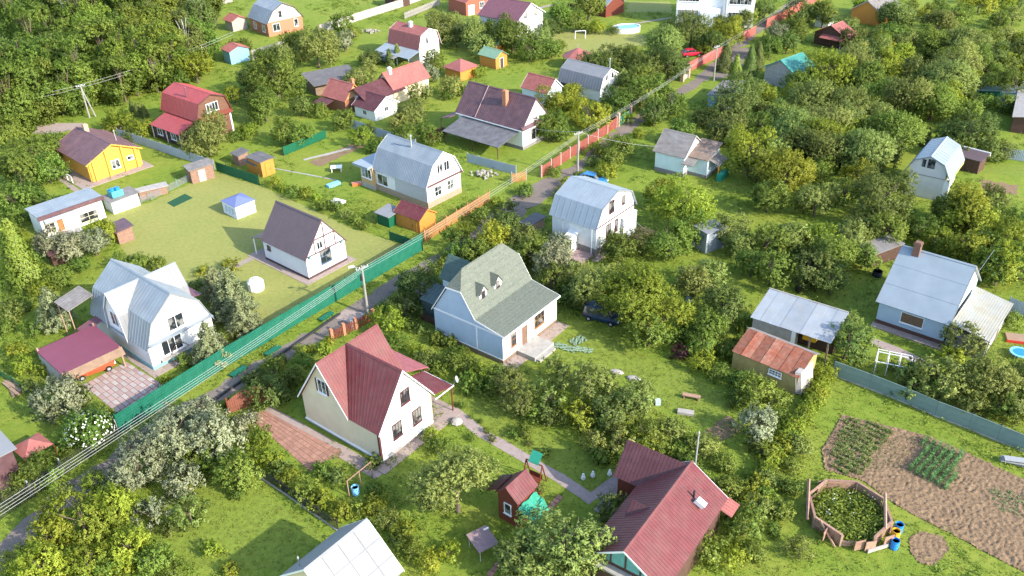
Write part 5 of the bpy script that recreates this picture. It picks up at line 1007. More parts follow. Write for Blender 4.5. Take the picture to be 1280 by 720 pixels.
for (cx, cy, sx, sy, r_) in ((-.9, .3, 2.4, 1.0, -.5), (.5, 1.5, 1.8, 1.2, .6), (1.0, -.2, 1.8, .9, -.3)):
    c_, s_ = math.cos(r_), math.sin(r_)
    f = lambda i, j: (cx+c_*(i/n-.5)*sx-s_*(j/n-.5)*sy, cy+s_*(i/n-.5)*sx+c_*(j/n-.5)*sy, .05+.12*abs(math.sin(i*1.7+j*2.3+cx)))
    for i in range(n):
        for j in range(n):
            if (i*7+j*5+int(cx*3)) % 4: mb.add([f(i, j), f(i+1, j), f(i+1, j+1), f(i, j+1)], [(0, 1, 2, 3)])
mb.build('netting', mat('pale_green_netting', (.20, .29, .20), .8), t)
pts = [G(*p) for p in ((208.8, 253.8), (231, 242.5), (241, 247.5), (217.5, 258.8))]; c0 = np.mean(pts, 0); t = thing('ground_mat', 'rectangular dark green mat lying on the dry lawn', 'mat', (*c0, 0)); MB().prism([(p[0]-c0[0], p[1]-c0[1], .05) for p in pts], (0, 0, -.04)).build('mat_sheet', mat('dark_green_mat', (.02, .09, .04), .9, .08), t)
# greenhouse skeleton
x, y = G(1092, 467); t = thing('greenhouse_frame', 'bare white pipe skeleton of a greenhouse below the blue house', 'greenhouse', (x, y, 0), -.42)
for i in range(4):
    X = i*1.05; MB().tube((X, 0, 0), (X, 0, 1.5), .05).tube((X, 2.2, 0), (X, 2.2, 1.5), .05).tube((X, 0, 1.5), (X, 1.1, 1.95), .05).tube((X, 1.1, 1.95), (X, 2.2, 1.5), .05).build('hoop', m_trimw, t)
for yy, z in ((0, 1.5), (1.1, 1.95), (2.2, 1.5)): MB().tube((0, yy, z), (3.15, yy, z), .05).build('rail', m_trimw, t)
t = thing('sheet_stack', 'stack of grey roofing sheets and boards by the grey-green fence', 'stack', (*G(1270, 580), 0), -.45)
for k in range(5): MB().cbox((.06*k, .1*(k % 2), .04+k*.12), 2.6, .5+.12*(k % 3), .07, .05*k).build('sheet', (m_steel, m_palefence)[k % 2], t)
t = thing('plank_pile', 'pile of weathered planks near the left edge lawn', 'pile', (*G(17, 485), 0), -.7)
for k in range(6): MB().cbox((.1*(k % 2), .35*(k % 3)-.3, .02+.13*(k//3)), 3.2, .28, .1, .08*(k-3)).build('plank', m_wood, t)
t = thing('rubble_heap', 'heap of pale rubble and bricks beside the long gambrel house', 'heap', (*G(603, 219), 0)); mb = MB()
for k in range(46): a = rng.uniform(0, 2*PI); r_ = rng.uniform(0, 1.7); mb.cbox((r_*math.cos(a)*1.4, r_*math.sin(a), max(0, .55-r_*.3)*rng.uniform(.3, 1)), .3, .25, .2, a)
rub = mb.build('rubble', m_palefence, t, 'stuff')
t = thing('rubble_heap', 'white rubble heap beyond the tiled red gambrel', 'heap', (*G(462, 40), 0)); link('rubble', rub.data, t, 'stuff')
# drain pipe and plank bridges along the lane
A, B = np.array(G(262, 505)), np.array(G(425, 393)); t = thing('drain_pipe', 'dark drain pipe running along the grass verge under the emerald fence', 'pipe', (*A, 0), unit(A, B)[2]); MB().tube((0, 0, .12), (unit(A, B)[1], 0, .12), .13, 8).build('pipe_run', m_dark, t)
for k, (px, py) in enumerate(((298, 466), (341, 440), (408, 397))):
    t = thing('plank_bridge', ('green plank bridge over the verge drain nearest the arched gate', 'green plank bridge in the middle of the verge drain', 'green plank bridge nearest the street lamp pole')[k], 'plank bridge', (*G(px, py), 0), unit(A, B)[2]); MB().box(-.95, .95, -.28, .28, .24, .30).build('deck', m_gfence, t); MB().box(-.95, .95, -.32, -.28, .1, .29).build('edge', m_gfence2, t)
t = thing('cabinet', 'white utility cabinet beside the lane pole', 'cabinet', (*G(443, 410), 0), .3); MB().box(-.3, .3, -.25, .25, 0, 1.1).build('cabinet_body', m_whitep, t); MB().box(-.34, .34, -.3, .3, 1.1, 1.18).build('lid', m_steel, t)
t = thing('flower_rock', 'pale rock with flowers set in the cream house terrace', 'rock', (*G(571, 529), 0)); MB().rings([(.5, 0), (.6, .2), (.4, .45), (.1, .55)], 8).build('stone', m_palefence, t)
# ---------------------------------------------------------------- ground and surfaces
me = bpy.data.meshes.new('ground'); q = 2500; me.from_pydata([(-q, -q, 0), (q, -q, 0), (q, q, 0), (-q, q, 0)], [], [(0, 1, 2, 3)]); me.materials.append(ground_material()); link('ground', me, None, 'structure')
def patch(name, pts, m, lev=1, jit=0.0, world=False, step=.5, block=True):
    P = [np.array(p if world else G(*p), float) for p in pts]; Q = []
    for a, b in zip(P, P[1:]+P[:1]):
        L = np.linalg.norm(b-a); n = max(1, int(L/step)) if jit else 1; nn = np.array([-(b-a)[1], (b-a)[0]])/max(L, 1e-6)
        for i in range(n): Q.append(a+(b-a)*i/n+nn*(jit*rng.normal() if i else 0))
    import bmesh
    bm = bmesh.new(); vs = [bm.verts.new((p[0], p[1], .004*lev+.004)) for p in Q]; f = bm.faces.new(vs); bm.normal_update()
    if f.normal.z < 0: bmesh.ops.reverse_faces(bm, faces=[f])
    bmesh.ops.triangulate(bm, faces=bm.faces[:]); me = bpy.data.meshes.new(name); bm.to_mesh(me); bm.free(); me.materials.append(m)
    if block: BLOCK.append(P)
    return link(name, me, None, 'structure')
def strip(name, pts, wd, m, lev=2, jit=.12, block=True):
    P = [np.array(G(*p)) for p in pts]; R = []
    for a, b in zip(P, P[1:]):
        n = max(1, int(np.linalg.norm(b-a)/1.2)); R += [a+(b-a)*i/n for i in range(n)]
    R.append(P[-1]); Lp, Rp = [], []
    for i, p in enumerate(R):
        d = R[min(i+1, len(R)-1)]-R[max(i-1, 0)]; d /= np.linalg.norm(d); nn = np.array([-d[1], d[0]])
        Lp.append(p+nn*(wd/2+jit*rng.normal())); Rp.append(p-nn*(wd/2+jit*rng.normal()))
    V = np.array([(*p, .004*lev+.004) for pr in zip(Lp, Rp) for p in pr]); k = np.arange(len(R)-1)*2
    F = np.stack([k, k+1, k+3, k+2], 1)
    if block:
        for i in range(0, len(R)-1): BLOCK.append([Lp[i], Lp[i+1], Rp[i+1], Rp[i]])
    return mesh_np(name, V, F[:, ::-1], m, None, 'structure')
LAWN = [(126, 274), (150, 262), (190, 252), (240, 229), (268, 214), (330, 234), (440, 285), (522, 312), (470, 344), (378, 398), (330, 425), (290, 392), (262, 352), (235, 356), (170, 345), (158, 318)]
patch('dry_lawn', LAWN, m_lawn, 1, .15, block=False)
LAWN2 = [(690, 405), (712, 398), (745, 412), (800, 440), (870, 470), (915, 500), (905, 545), (850, 520), (800, 480), (760, 465), (700, 450), (655, 458)]
patch('green_lawn', LAWN2, m_grass2, 1, .15, block=False)
LAWN3 = [(560, 500), (600, 490), (690, 545), (775, 590), (742, 622), (690, 590), (640, 560)]; patch('garden_lawn', LAWN3, m_grass2, 1, .15, block=False)
LAWN4 = [(215, 610), (300, 585), (345, 625), (410, 668), (350, 712), (250, 712), (190, 660)]; patch('shaded_lawn', LAWN4, m_grass2, 1, .2, block=False)
LAWN5 = [(690, 42), (730, 36), (800, 40), (812, 55), (760, 66), (690, 64)]; patch('far_lawn', LAWN5, m_lawn, 1, .2, block=False)
LAWN6 = [(785, 2), (838, 2), (840, 16), (782, 15)]; patch('far_lawn', LAWN6, m_lawn, 1, .2, block=False)
LAWN7 = [(300, 128), (350, 132), (352, 160), (320, 175), (290, 178)]; patch('cottage_lawn', LAWN7, m_grass2, 1, .2, block=False)
LAWN8 = [(1218, 205), (1290, 206), (1290, 222), (1230, 216)]; patch('edge_lawn', LAWN8, m_grass2, 1, .2, block=False)
LAWN9 = [(1240, 432), (1290, 425), (1290, 462), (1242, 462)]; patch('edge_lawn', LAWN9, m_grass2, 1, .2, block=False)
LAWN10 = [(520, 28), (545, 12), (600, 22), (595, 36), (548, 36)]; patch('far_lawn', LAWN10, m_grass2, 1, .2, block=False)
LAWNS = [LAWN, LAWN2, LAWN3, LAWN4, LAWN5, LAWN6, LAWN7, LAWN8, LAWN9, LAWN10]
ROAD = [(-60, 728), (10, 683), (75, 627), (140, 580), (197, 535), (280, 488), (340, 451), (400, 416), (440, 394), (490, 358), (545, 326), (610, 286), (650, 262), (690, 236), (735, 200), (775, 165), (830, 128), (870, 103), (905, 73), (935, 47), (985, 10), (1060, -45)]
strip('road', ROAD, 2.4, m_road, 2, .3)
strip('pavement', [(612, 285), (640, 262), (676, 236), (700, 226)], 3.6, m_road, 3, .25); strip('driveway', [(425, 392), (450, 398)], 2.2, m_pink, 4, .1)
strip('path', [(566, 512), (600, 540), (640, 563), (700, 598), (742, 626)], 1.1, m_path, 3, .03); strip('path', [(262, 348), (325, 318)], .9, m_path, 3, .05)
strip('path', [(320, 206), (420, 225)], .3, m_asph, 3, .03); strip('path', [(380, 200), (440, 185)], .8, m_palefence, 3, .08); strip('path', [(52, 205), (98, 240)], .8, m_path, 3, .06)
strip('path', [(742, 622), (770, 600), (778, 590)], 1.0, m_path, 4, .04); strip('path', [(1088, 425), (1118, 437), (1165, 458)], 1.1, m_path, 3, .1)
strip('path', [(790, 30), (840, 22)], .9, m_path, 3, .05); strip('path', [(560, 36), (640, 18), (700, 4)], 1.2, m_path, 3, .1)
patch('sand_patch', [(36, 160), (66, 154), (104, 154), (108, 160), (60, 168), (40, 167)], m_pink, 2, .1); patch('sand_patch', [(72, 139), (85, 136), (88, 141), (76, 144)], m_pink, 2, .1)
patch('pavement', [(893, 100), (925, 92), (930, 75), (945, 60), (920, 60), (895, 85)], m_road, 3, .2)
patch('dirt_bed', [(1225, 224), (1275, 232), (1270, 244), (1228, 236)], m_soil, 2, .2, block=False); patch('dirt_patch', [(880, 540), (912, 520), (925, 540), (900, 552)], m_soil, 2, .2, block=False)
patch('dirt_bed', [(385, 203), (445, 178), (455, 183), (400, 208)], m_soil, 2, .1, block=False); patch('dirt_patch', [(402, 562), (425, 560), (428, 575), (405, 578)], m_soil, 3, .15, block=False)
# pavers laid one by one: yard of the cream house and the chequered yard
def pavers(name, corners, nu, nv, mats, label, cat='paving', base=m_soil, holes=()):
    P = [np.array([*G(*c), 0]) for c in corners]; t = patch(name, [(p[0], p[1]) for p in P], base, 2, world=True); me_ = {}
    t['kind'] = 'structure'
    for i in range(nu):
        for j in range(nv):
            if (i, j) in holes: continue
            f = lambda u, v: (P[0]*(1-u)*(1-v)+P[1]*u*(1-v)+P[2]*u*v+P[3]*(1-u)*v)
            g = .06; a, b, c, d = f((i+g)/nu, (j+g)/nv), f((i+1-g)/nu, (j+g)/nv), f((i+1-g)/nu, (j+1-g)/nv), f((i+g)/nu, (j+1-g)/nv); z = .03+.012*rng.random()
            o = MB().prism([(*p[:2], z) for p in (a, b, c, d)], (0, 0, -.05)).build('paver', mats(i, j), t)
pavers('brick_yard', [(310, 520), (331, 513), (425, 563), (388, 590)], 6, 20, lambda i, j: m_paver, '')
strip('apron', [(331, 512), (430, 566), (476, 594)], 1.3, m_pink, 1, .02)
pavers('chequered_yard', [(104, 481), (158, 452), (207, 483), (152, 522)], 10, 8, lambda i, j: m_tilep if (i+j) % 2 else m_tilew, '')
for pts in ([(611, 720), (633, 693)], [(681, 642), (701, 620)]):
    a, b = np.array(G(*pts[0])), np.array(G(*pts[1])); d, L, ang = unit(a, b); s_ = patch('brick_path', [tuple(a+np.array([-d[1], d[0]])*w_) for w_ in (.28, -.28)]+[tuple(b+np.array([-d[1], d[0]])*w_) for w_ in (-.28, .28)], m_soil, 2, world=True)
    n = int(L/.45)
    for i in range(n): o = MB().box(-.2, .2, -.24, .24, 0, .05).build('slab', m_paver, s_); o.location = (*(a+d*(i+.5)*L/n), .012); o.rotation_euler.z = ang
# dug soil with real clods and furrows
def soil(name, pts, m, amp=.09, step=.12, furrow=None):
    P = np.array([G(*p) for p in pts]); mn, mx = P.min(0), P.max(0); nx, ny = int((mx[0]-mn[0])/step)+2, int((mx[1]-mn[1])/step)+2
    X, Y = np.meshgrid(mn[0]+np.arange(nx)*step, mn[1]+np.arange(ny)*step); Z = .02+amp*rng.random(X.shape)**1.5
    for _ in range(6): cx, cy, kx, ky = rng.uniform(mn[0], mx[0]), rng.uniform(mn[1], mx[1]), rng.normal(), rng.normal(); Z += amp*.08*np.sin(np.hypot(X-cx, Y-cy)*12+2*np.sin(X*.7+Y))
    U_ = X*.55-Y*.83+.5*np.sin(X*1.3+Y*.7)+.35*np.sin(Y*2.1-X*.9)+.8*np.sin(X*.23); Z += .05*np.sin(U_*2*PI/.42)*(.5+.5*np.sin(X*.9+2)*np.sin(Y*.8))
    if furrow: Z += furrow[1]*np.sin((X*math.cos(furrow[0])+Y*math.sin(furrow[0]))*2*PI/furrow[2])
    Z = np.maximum(Z, .015); ins = pip(np.stack([X.ravel(), Y.ravel()], 1), P).reshape(X.shape)
    idx = np.arange(nx*ny).reshape(ny, nx); q = ins[:-1, :-1] & ins[1:, :-1] & ins[:-1, 1:] & ins[1:, 1:]
    F = np.stack([idx[:-1, :-1][q], idx[:-1, 1:][q], idx[1:, 1:][q], idx[1:, :-1][q]], 1); BLOCK.append(list(P))
    return mesh_np(name, np.stack([X.ravel(), Y.ravel(), Z.ravel()], 1), F, m, None, 'structure')
def pip(Q, P):
    P = np.asarray(P, float); r = np.zeros(len(Q), bool); x, y = Q[:, 0], Q[:, 1]
    for (x0, y0), (x1, y1) in zip(P, np.roll(P, -1, 0)):
        c = ((y0 > y) != (y1 > y)); xi = (x1-x0)*(y-y0)/(y1-y0+1e-12)+x0; r ^= c & (x < xi)
    return r
SOIL = [(1030, 588), (1026, 562), (1052, 518), (1110, 532), (1160, 545), (1180, 553), (1290, 603), (1290, 722), (1200, 675), (1122, 634), (1078, 602)]
soil('dug_bed', SOIL, m_soil, .11); soil('soil_patch', [(1135, 672), (1150, 663), (1180, 670), (1188, 688), (1170, 708), (1150, 706), (1136, 690)], m_soil, .1)
# ---------------------------------------------------------------- plants
def rdir(n):
    v = rng.normal(size=(n, 3)); return v/np.linalg.norm(v, axis=1, keepdims=True)
def quads(P, N, ln, wd):
    """one rhombic leaf spray per point"""
    n = len(P); a = rdir(n); T = np.cross(N, a); T /= np.linalg.norm(T, axis=1, keepdims=True)+1e-9; B = np.cross(N, T)
    l = (ln*rng.uniform(.6, 1.25, n))[:, None]; w_ = (wd*rng.uniform(.7, 1.2, n))[:, None]; dr = N*l*.18
    V = np.stack([P-T*l*.5-dr, P-B*w_*.5, P+T*l*.5-dr, P+B*w_*.5], 1).reshape(-1, 3)
    return V, np.arange(4*n).reshape(n, 4)
def crown(shape, R, leaf, dens=1.0, seed=0):
    """lobes > clumps > leaves, in metres; centre of the crown at the origin"""
    global rng
    keep = rng; rng = np.random.default_rng(100+seed); P = []; N = []; C = []; SN = []
    if shape in ('round', 'tall', 'dome'):
        az = {'round': .86, 'tall': 1.75, 'dome': .8}[shape]; nl = int(11+R*4); d = rdir(nl*3)
        d = d[d[:, 2] > (-.7 if shape == 'round' else -1.1 if shape == 'tall' else -.15)][:nl]; nl = len(d)
        lc = d*R*rng.uniform(.35, .72+.12*(seed % 3), (nl, 1))*np.array([1, 1, az]); lr = R*rng.uniform(.2, .44-.04*(seed % 3), nl)
        for c, r in zip(lc, lr):
            m_ = max(6, int(dens*26*(r/.8)**2*(.30/leaf)**1.0*.8)); u = rdir(m_); out = (c/np.linalg.norm(c)); u = u[(u@out) > -.45]
            sc = c+u*r*rng.uniform(.75, 1.08, (len(u), 1)); tone = rng.random()*.35
            for s0, un in zip(sc, u):               # a clump: one leafy shoot growing outward and up
                k = rng.integers(10, 16); g_ = un+np.array([0, 0, .35])+rdir(1)[0]*.45; g_ /= np.linalg.norm(g_); tt = rng.uniform(-.5, 1.3, (k, 1))
                q = s0+g_*tt*leaf*1.5+rdir(k)*leaf*.62*(1.25-.6*np.abs(tt)); nn = un*.75+rdir(k)*.8+np.array([0, 0, .35]); SN.append(un*.42+out*.28+rdir(k)*.5+np.array([0, 0, .62])); P.append(q); N.append(nn/np.linalg.norm(nn, axis=1, keepdims=True)); C.append(np.clip(tone+.4*rng.random()+.3*rng.random(k), 0, 1))
    elif shape == 'cone':                       # thuja and spruce: upright sprays
        m_ = int(dens*420*R/leaf*.3); h = rng.random(m_)**1.25; a = rng.uniform(0, 2*PI, m_); rr = R*(1-h)**.85*rng.uniform(.75, 1.05, m_)+.05
        rr *= 1+.18*np.sin(a*5+h*14); base = np.stack([rr*np.cos(a), rr*np.sin(a), h*R*3.6-R*1.5], 1)
        for s0, aa in zip(base, a):
            k = 8; q = s0+rdir(k)*leaf*.9*np.array([1, 1, 1.4]); nn = np.array([math.cos(aa), math.sin(aa), .35])+rdir(k)*.6; SN.append(np.array([math.cos(aa), math.sin(aa), .45])+rdir(k)*.35); P.append(q); N.append(nn/np.linalg.norm(nn, axis=1, keepdims=True)); C.append(np.clip(.5*rng.random()+.5*rng.random(k), 0, 1))
    elif shape == 'pine':                       # young pine: fluffy whorls of branches
        for t_ in range(11):
            h = t_/11; nb = int(9-5*h); r0 = R*(1-h)**.8
            for b_ in range(nb):
                a = 2*PI*(b_+rng.random()*.6)/nb+t_
                for f in np.linspace(.25, 1, max(3, int(6*r0/R*R))):
                    s0 = np.array([math.cos(a)*r0*f, math.sin(a)*r0*f, h*R*2.5-R*1.0+f*r0*.28]); k = int(16*dens)
                    q = s0+rdir(k)*rng.uniform(.2, 1, (k, 1))*.32*(1.1-.3*h); nn = rdir(k)*.8+np.array([math.cos(a)*.4, math.sin(a)*.4, .7]); SN.append(np.array([math.cos(a)*.7, math.sin(a)*.7, .6])+rdir(k)*.4); P.append(q); N.append(nn/np.linalg.norm(nn, axis=1, keepdims=True)); C.append(np.clip(.55*rng.random()+.45*rng.random(k), 0, 1))
    P = np.concatenate(P); N = np.concatenate(N); C = np.concatenate(C)
    SN = np.concatenate(SN); SN /= np.linalg.norm(SN, axis=1, keepdims=True)
    V, F = quads(P, N, leaf*1.15, leaf*(.5 if shape not in ('cone', 'pine') else .38))
    me = mesh_np('crown', V, F, None, None, None, C, make_obj=False, nrm=np.repeat(SN, 4, 0)); rng = keep; return me
L_ = leafmat
LEAF = {
 'apple': L_('apple_leaves', (0.197, 0.256, 0.054), (0.426, 0.470, 0.128)), 'lime': L_('lime_green_leaves', (0.222, 0.297, 0.023), (0.444, 0.470, 0.058)),
 'green': L_('fresh_green_leaves', (0.142, 0.220, 0.031), (0.302, 0.375, 0.065)), 'dark': L_('dark_green_leaves', (0.118, 0.166, 0.035), (0.246, 0.303, 0.070)),
 'silver': L_('silver_green_leaves', (0.222, 0.244, 0.128), (0.394, 0.410, 0.233), .3), 'olive': L_('olive_leaves', (0.172, 0.220, 0.049), (0.345, 0.404, 0.100)),
 'pine': L_('grey_green_needles', (0.155, 0.190, 0.082), (0.345, 0.368, 0.175), .25), 'thuja': L_('thuja_sprays', (0.148, 0.226, 0.021), (0.333, 0.404, 0.053), .25),
 'purple': L_('purple_leaves', (0.074, 0.030, 0.032), (0.160, 0.066, 0.065)), 'forest': L_('forest_leaves', (0.146, 0.216, 0.028), (0.336, 0.416, 0.069)), 'red': L_('orange_shrub_leaves', (0.308, 0.166, 0.047), (0.444, 0.321, 0.093)),
 'lilac': L_('lilac_leaves', (0.123, 0.202, 0.030), (0.271, 0.356, 0.065))}
VAR = {}
def variants(shape, sizes, leaf, n=2, dens=1.0):
    for R in sizes:
        VAR[(shape, R)] = [crown(shape, R, leaf if R > 1 else leaf*.8, dens, int(R*10)+7*i+len(shape)) for i in range(n)]
variants('round', (.8, 1.5, 2.3, 3.3, 4.4), .235, 3); variants('dome', (.8, 1.5, 2.3), .21, 3); variants('tall', (1.5, 2.5, 3.5), .29, 3, 1.7)
variants('cone', (.7, 1.4), .26, 2); variants('pine', (1.2, 2.2), .26, 2)
def trunk_mesh(seed, m):
    r_ = np.random.default_rng(seed); mb = MB(); mb.tube((0, 0, 0), (.02, .03, .55), .055, 8, .04); 
    for k in range(5):
        a = k*1.257+r_.random(); z = .42+.05*k; e = (.26*math.cos(a), .26*math.sin(a), z+.32); mb.tube((.02, .02, z), e, .024, 5, .012)
        for s_ in (-.5, .5): mb.tube(e, (e[0]+.15*math.cos(a+s_), e[1]+.15*math.sin(a+s_), e[2]+.18), .012, 4, .004)
    mb.tube((.02, .03, .5), (0, .03, 1.0), .036, 6, .01); me = bpy.data.meshes.new('trunk'); me.from_pydata(mb.v, [], mb.f); me.materials.append(m); return me
TR = [trunk_mesh(1, m_bark), trunk_mesh(2, m_bark)]; TRB = trunk_mesh(3, m_birchbark)
#        shape, crown-centre height = a*R+b, leaf material, words, category
KIND = {'a': ('round', .74, .35, 'apple', 'pale-green fruit tree', 'tree'), 'l': ('round', .76, .25, 'lime', 'yellow-green leafy tree', 'tree'), 'g': ('round', .76, .25, 'green', 'fresh green tree', 'tree'),
 'd': ('round', .76, .25, 'dark', 'dark green tree', 'tree'), 's': ('round', .76, .25, 'silver', 'silvery grey-green tree', 'tree'), 'o': ('round', .76, .3, 'olive', 'olive green tree', 'tree'),
 'b': ('dome', .42, .0, 'green', 'green shrub', 'shrub'), 'y': ('dome', .42, .0, 'lime', 'yellow-green shrub', 'shrub'), 'k': ('dome', .42, 0, 'dark', 'dark shrub', 'shrub'), 'v': ('dome', .42, 0, 'silver', 'silvery shrub', 'shrub'),
 'i': ('dome', .42, 0, 'olive', 'olive shrub', 'shrub'), 'p': ('pine', 1.05, .1, 'pine', 'fluffy grey pine', 'conifer'), 'c': ('cone', 1.5, .05, 'thuja', 'pointed bright thuja', 'conifer'), 'C': ('cone', 1.5, .05, 'dark', 'narrow dark conifer', 'conifer'),
 'f': ('tall', 1.45, .6, 'forest', 'tall forest tree', 'tree'), 'F': ('tall', 1.35, .2, 'green', 'bright forest tree', 'tree'), 'B': ('tall', 1.55, 1.0, 'olive', 'tall birch', 'tree'), 'u': ('dome', .5, 0, 'purple', 'purple-leaved shrub', 'shrub'), 'r': ('dome', .45, 0, 'red', 'orange-flowered shrub', 'shrub'), 'w': ('round', .75, .3, 'lilac', 'white-blossomed lilac', 'shrub')}
PLANTS = []; PROTO = {}
def inside_block(x, y, marg=0):
    return False
def plant(k, px, py, wpx, world=None):
    shape, a, b, lm_, words, cat = KIND[k]; z = 1.5
    if world is None:
        for _ in range(5):
            x, y = G(px, py, z); R = wpx/2*depth((x, y, z))/FPX; z = a*R+b
    else: x, y, R = world; z = a*R+b
    Rs = min((r for s_, r in VAR if s_ == shape), key=lambda r: abs(math.log(r/R))); vi = random.randrange(len(VAR[(shape, Rs)])); sc = R/Rs
    t = thing(cat if cat != 'conifer' else 'conifer_tree', '', cat, (x, y, 0), random.uniform(0, 6.28))
    me = VAR[(shape, Rs)][vi]; o = link('crown', me, t); o.location = (0, 0, z); o.scale = (sc*random.uniform(.93, 1.07), sc*random.uniform(.93, 1.07), sc*random.uniform(.88, 1.1))
    if not me.materials: me.materials.append(None)
    o.material_slots[0].link = 'OBJECT'; o.material_slots[0].material = LEAF[lm_]
    tm = TRB if k == 'B' else random.choice(TR)
    if cat != 'shrub': h_ = z+R*(.35 if shape != 'tall' else 1.0); o = link('trunk', tm, t); s_ = min(h_, 1.8+.16*h_) if shape == 'tall' else max(h_*.75, R*1.1); o.scale = (s_, s_, h_)
    else: o = link('stem', tm, t); o.scale = (R*.9, R*.9, max(z+R*.1, .3))
    if k == 'w':
        n = 150; dd = rdir(n); dd[:, 2] = np.abs(dd[:, 2])*.9-.1; V, F = quads(dd*R*.93*np.array([1, 1, .9]), dd, .24, .22); bl = mesh_np('blossom', V, F, mat('white_blossom', (.72, .72, .62), .8, .05), t); bl.location = (0, 0, z)
    PLANTS.append((t, words, cat, R, x, y, k)); return t
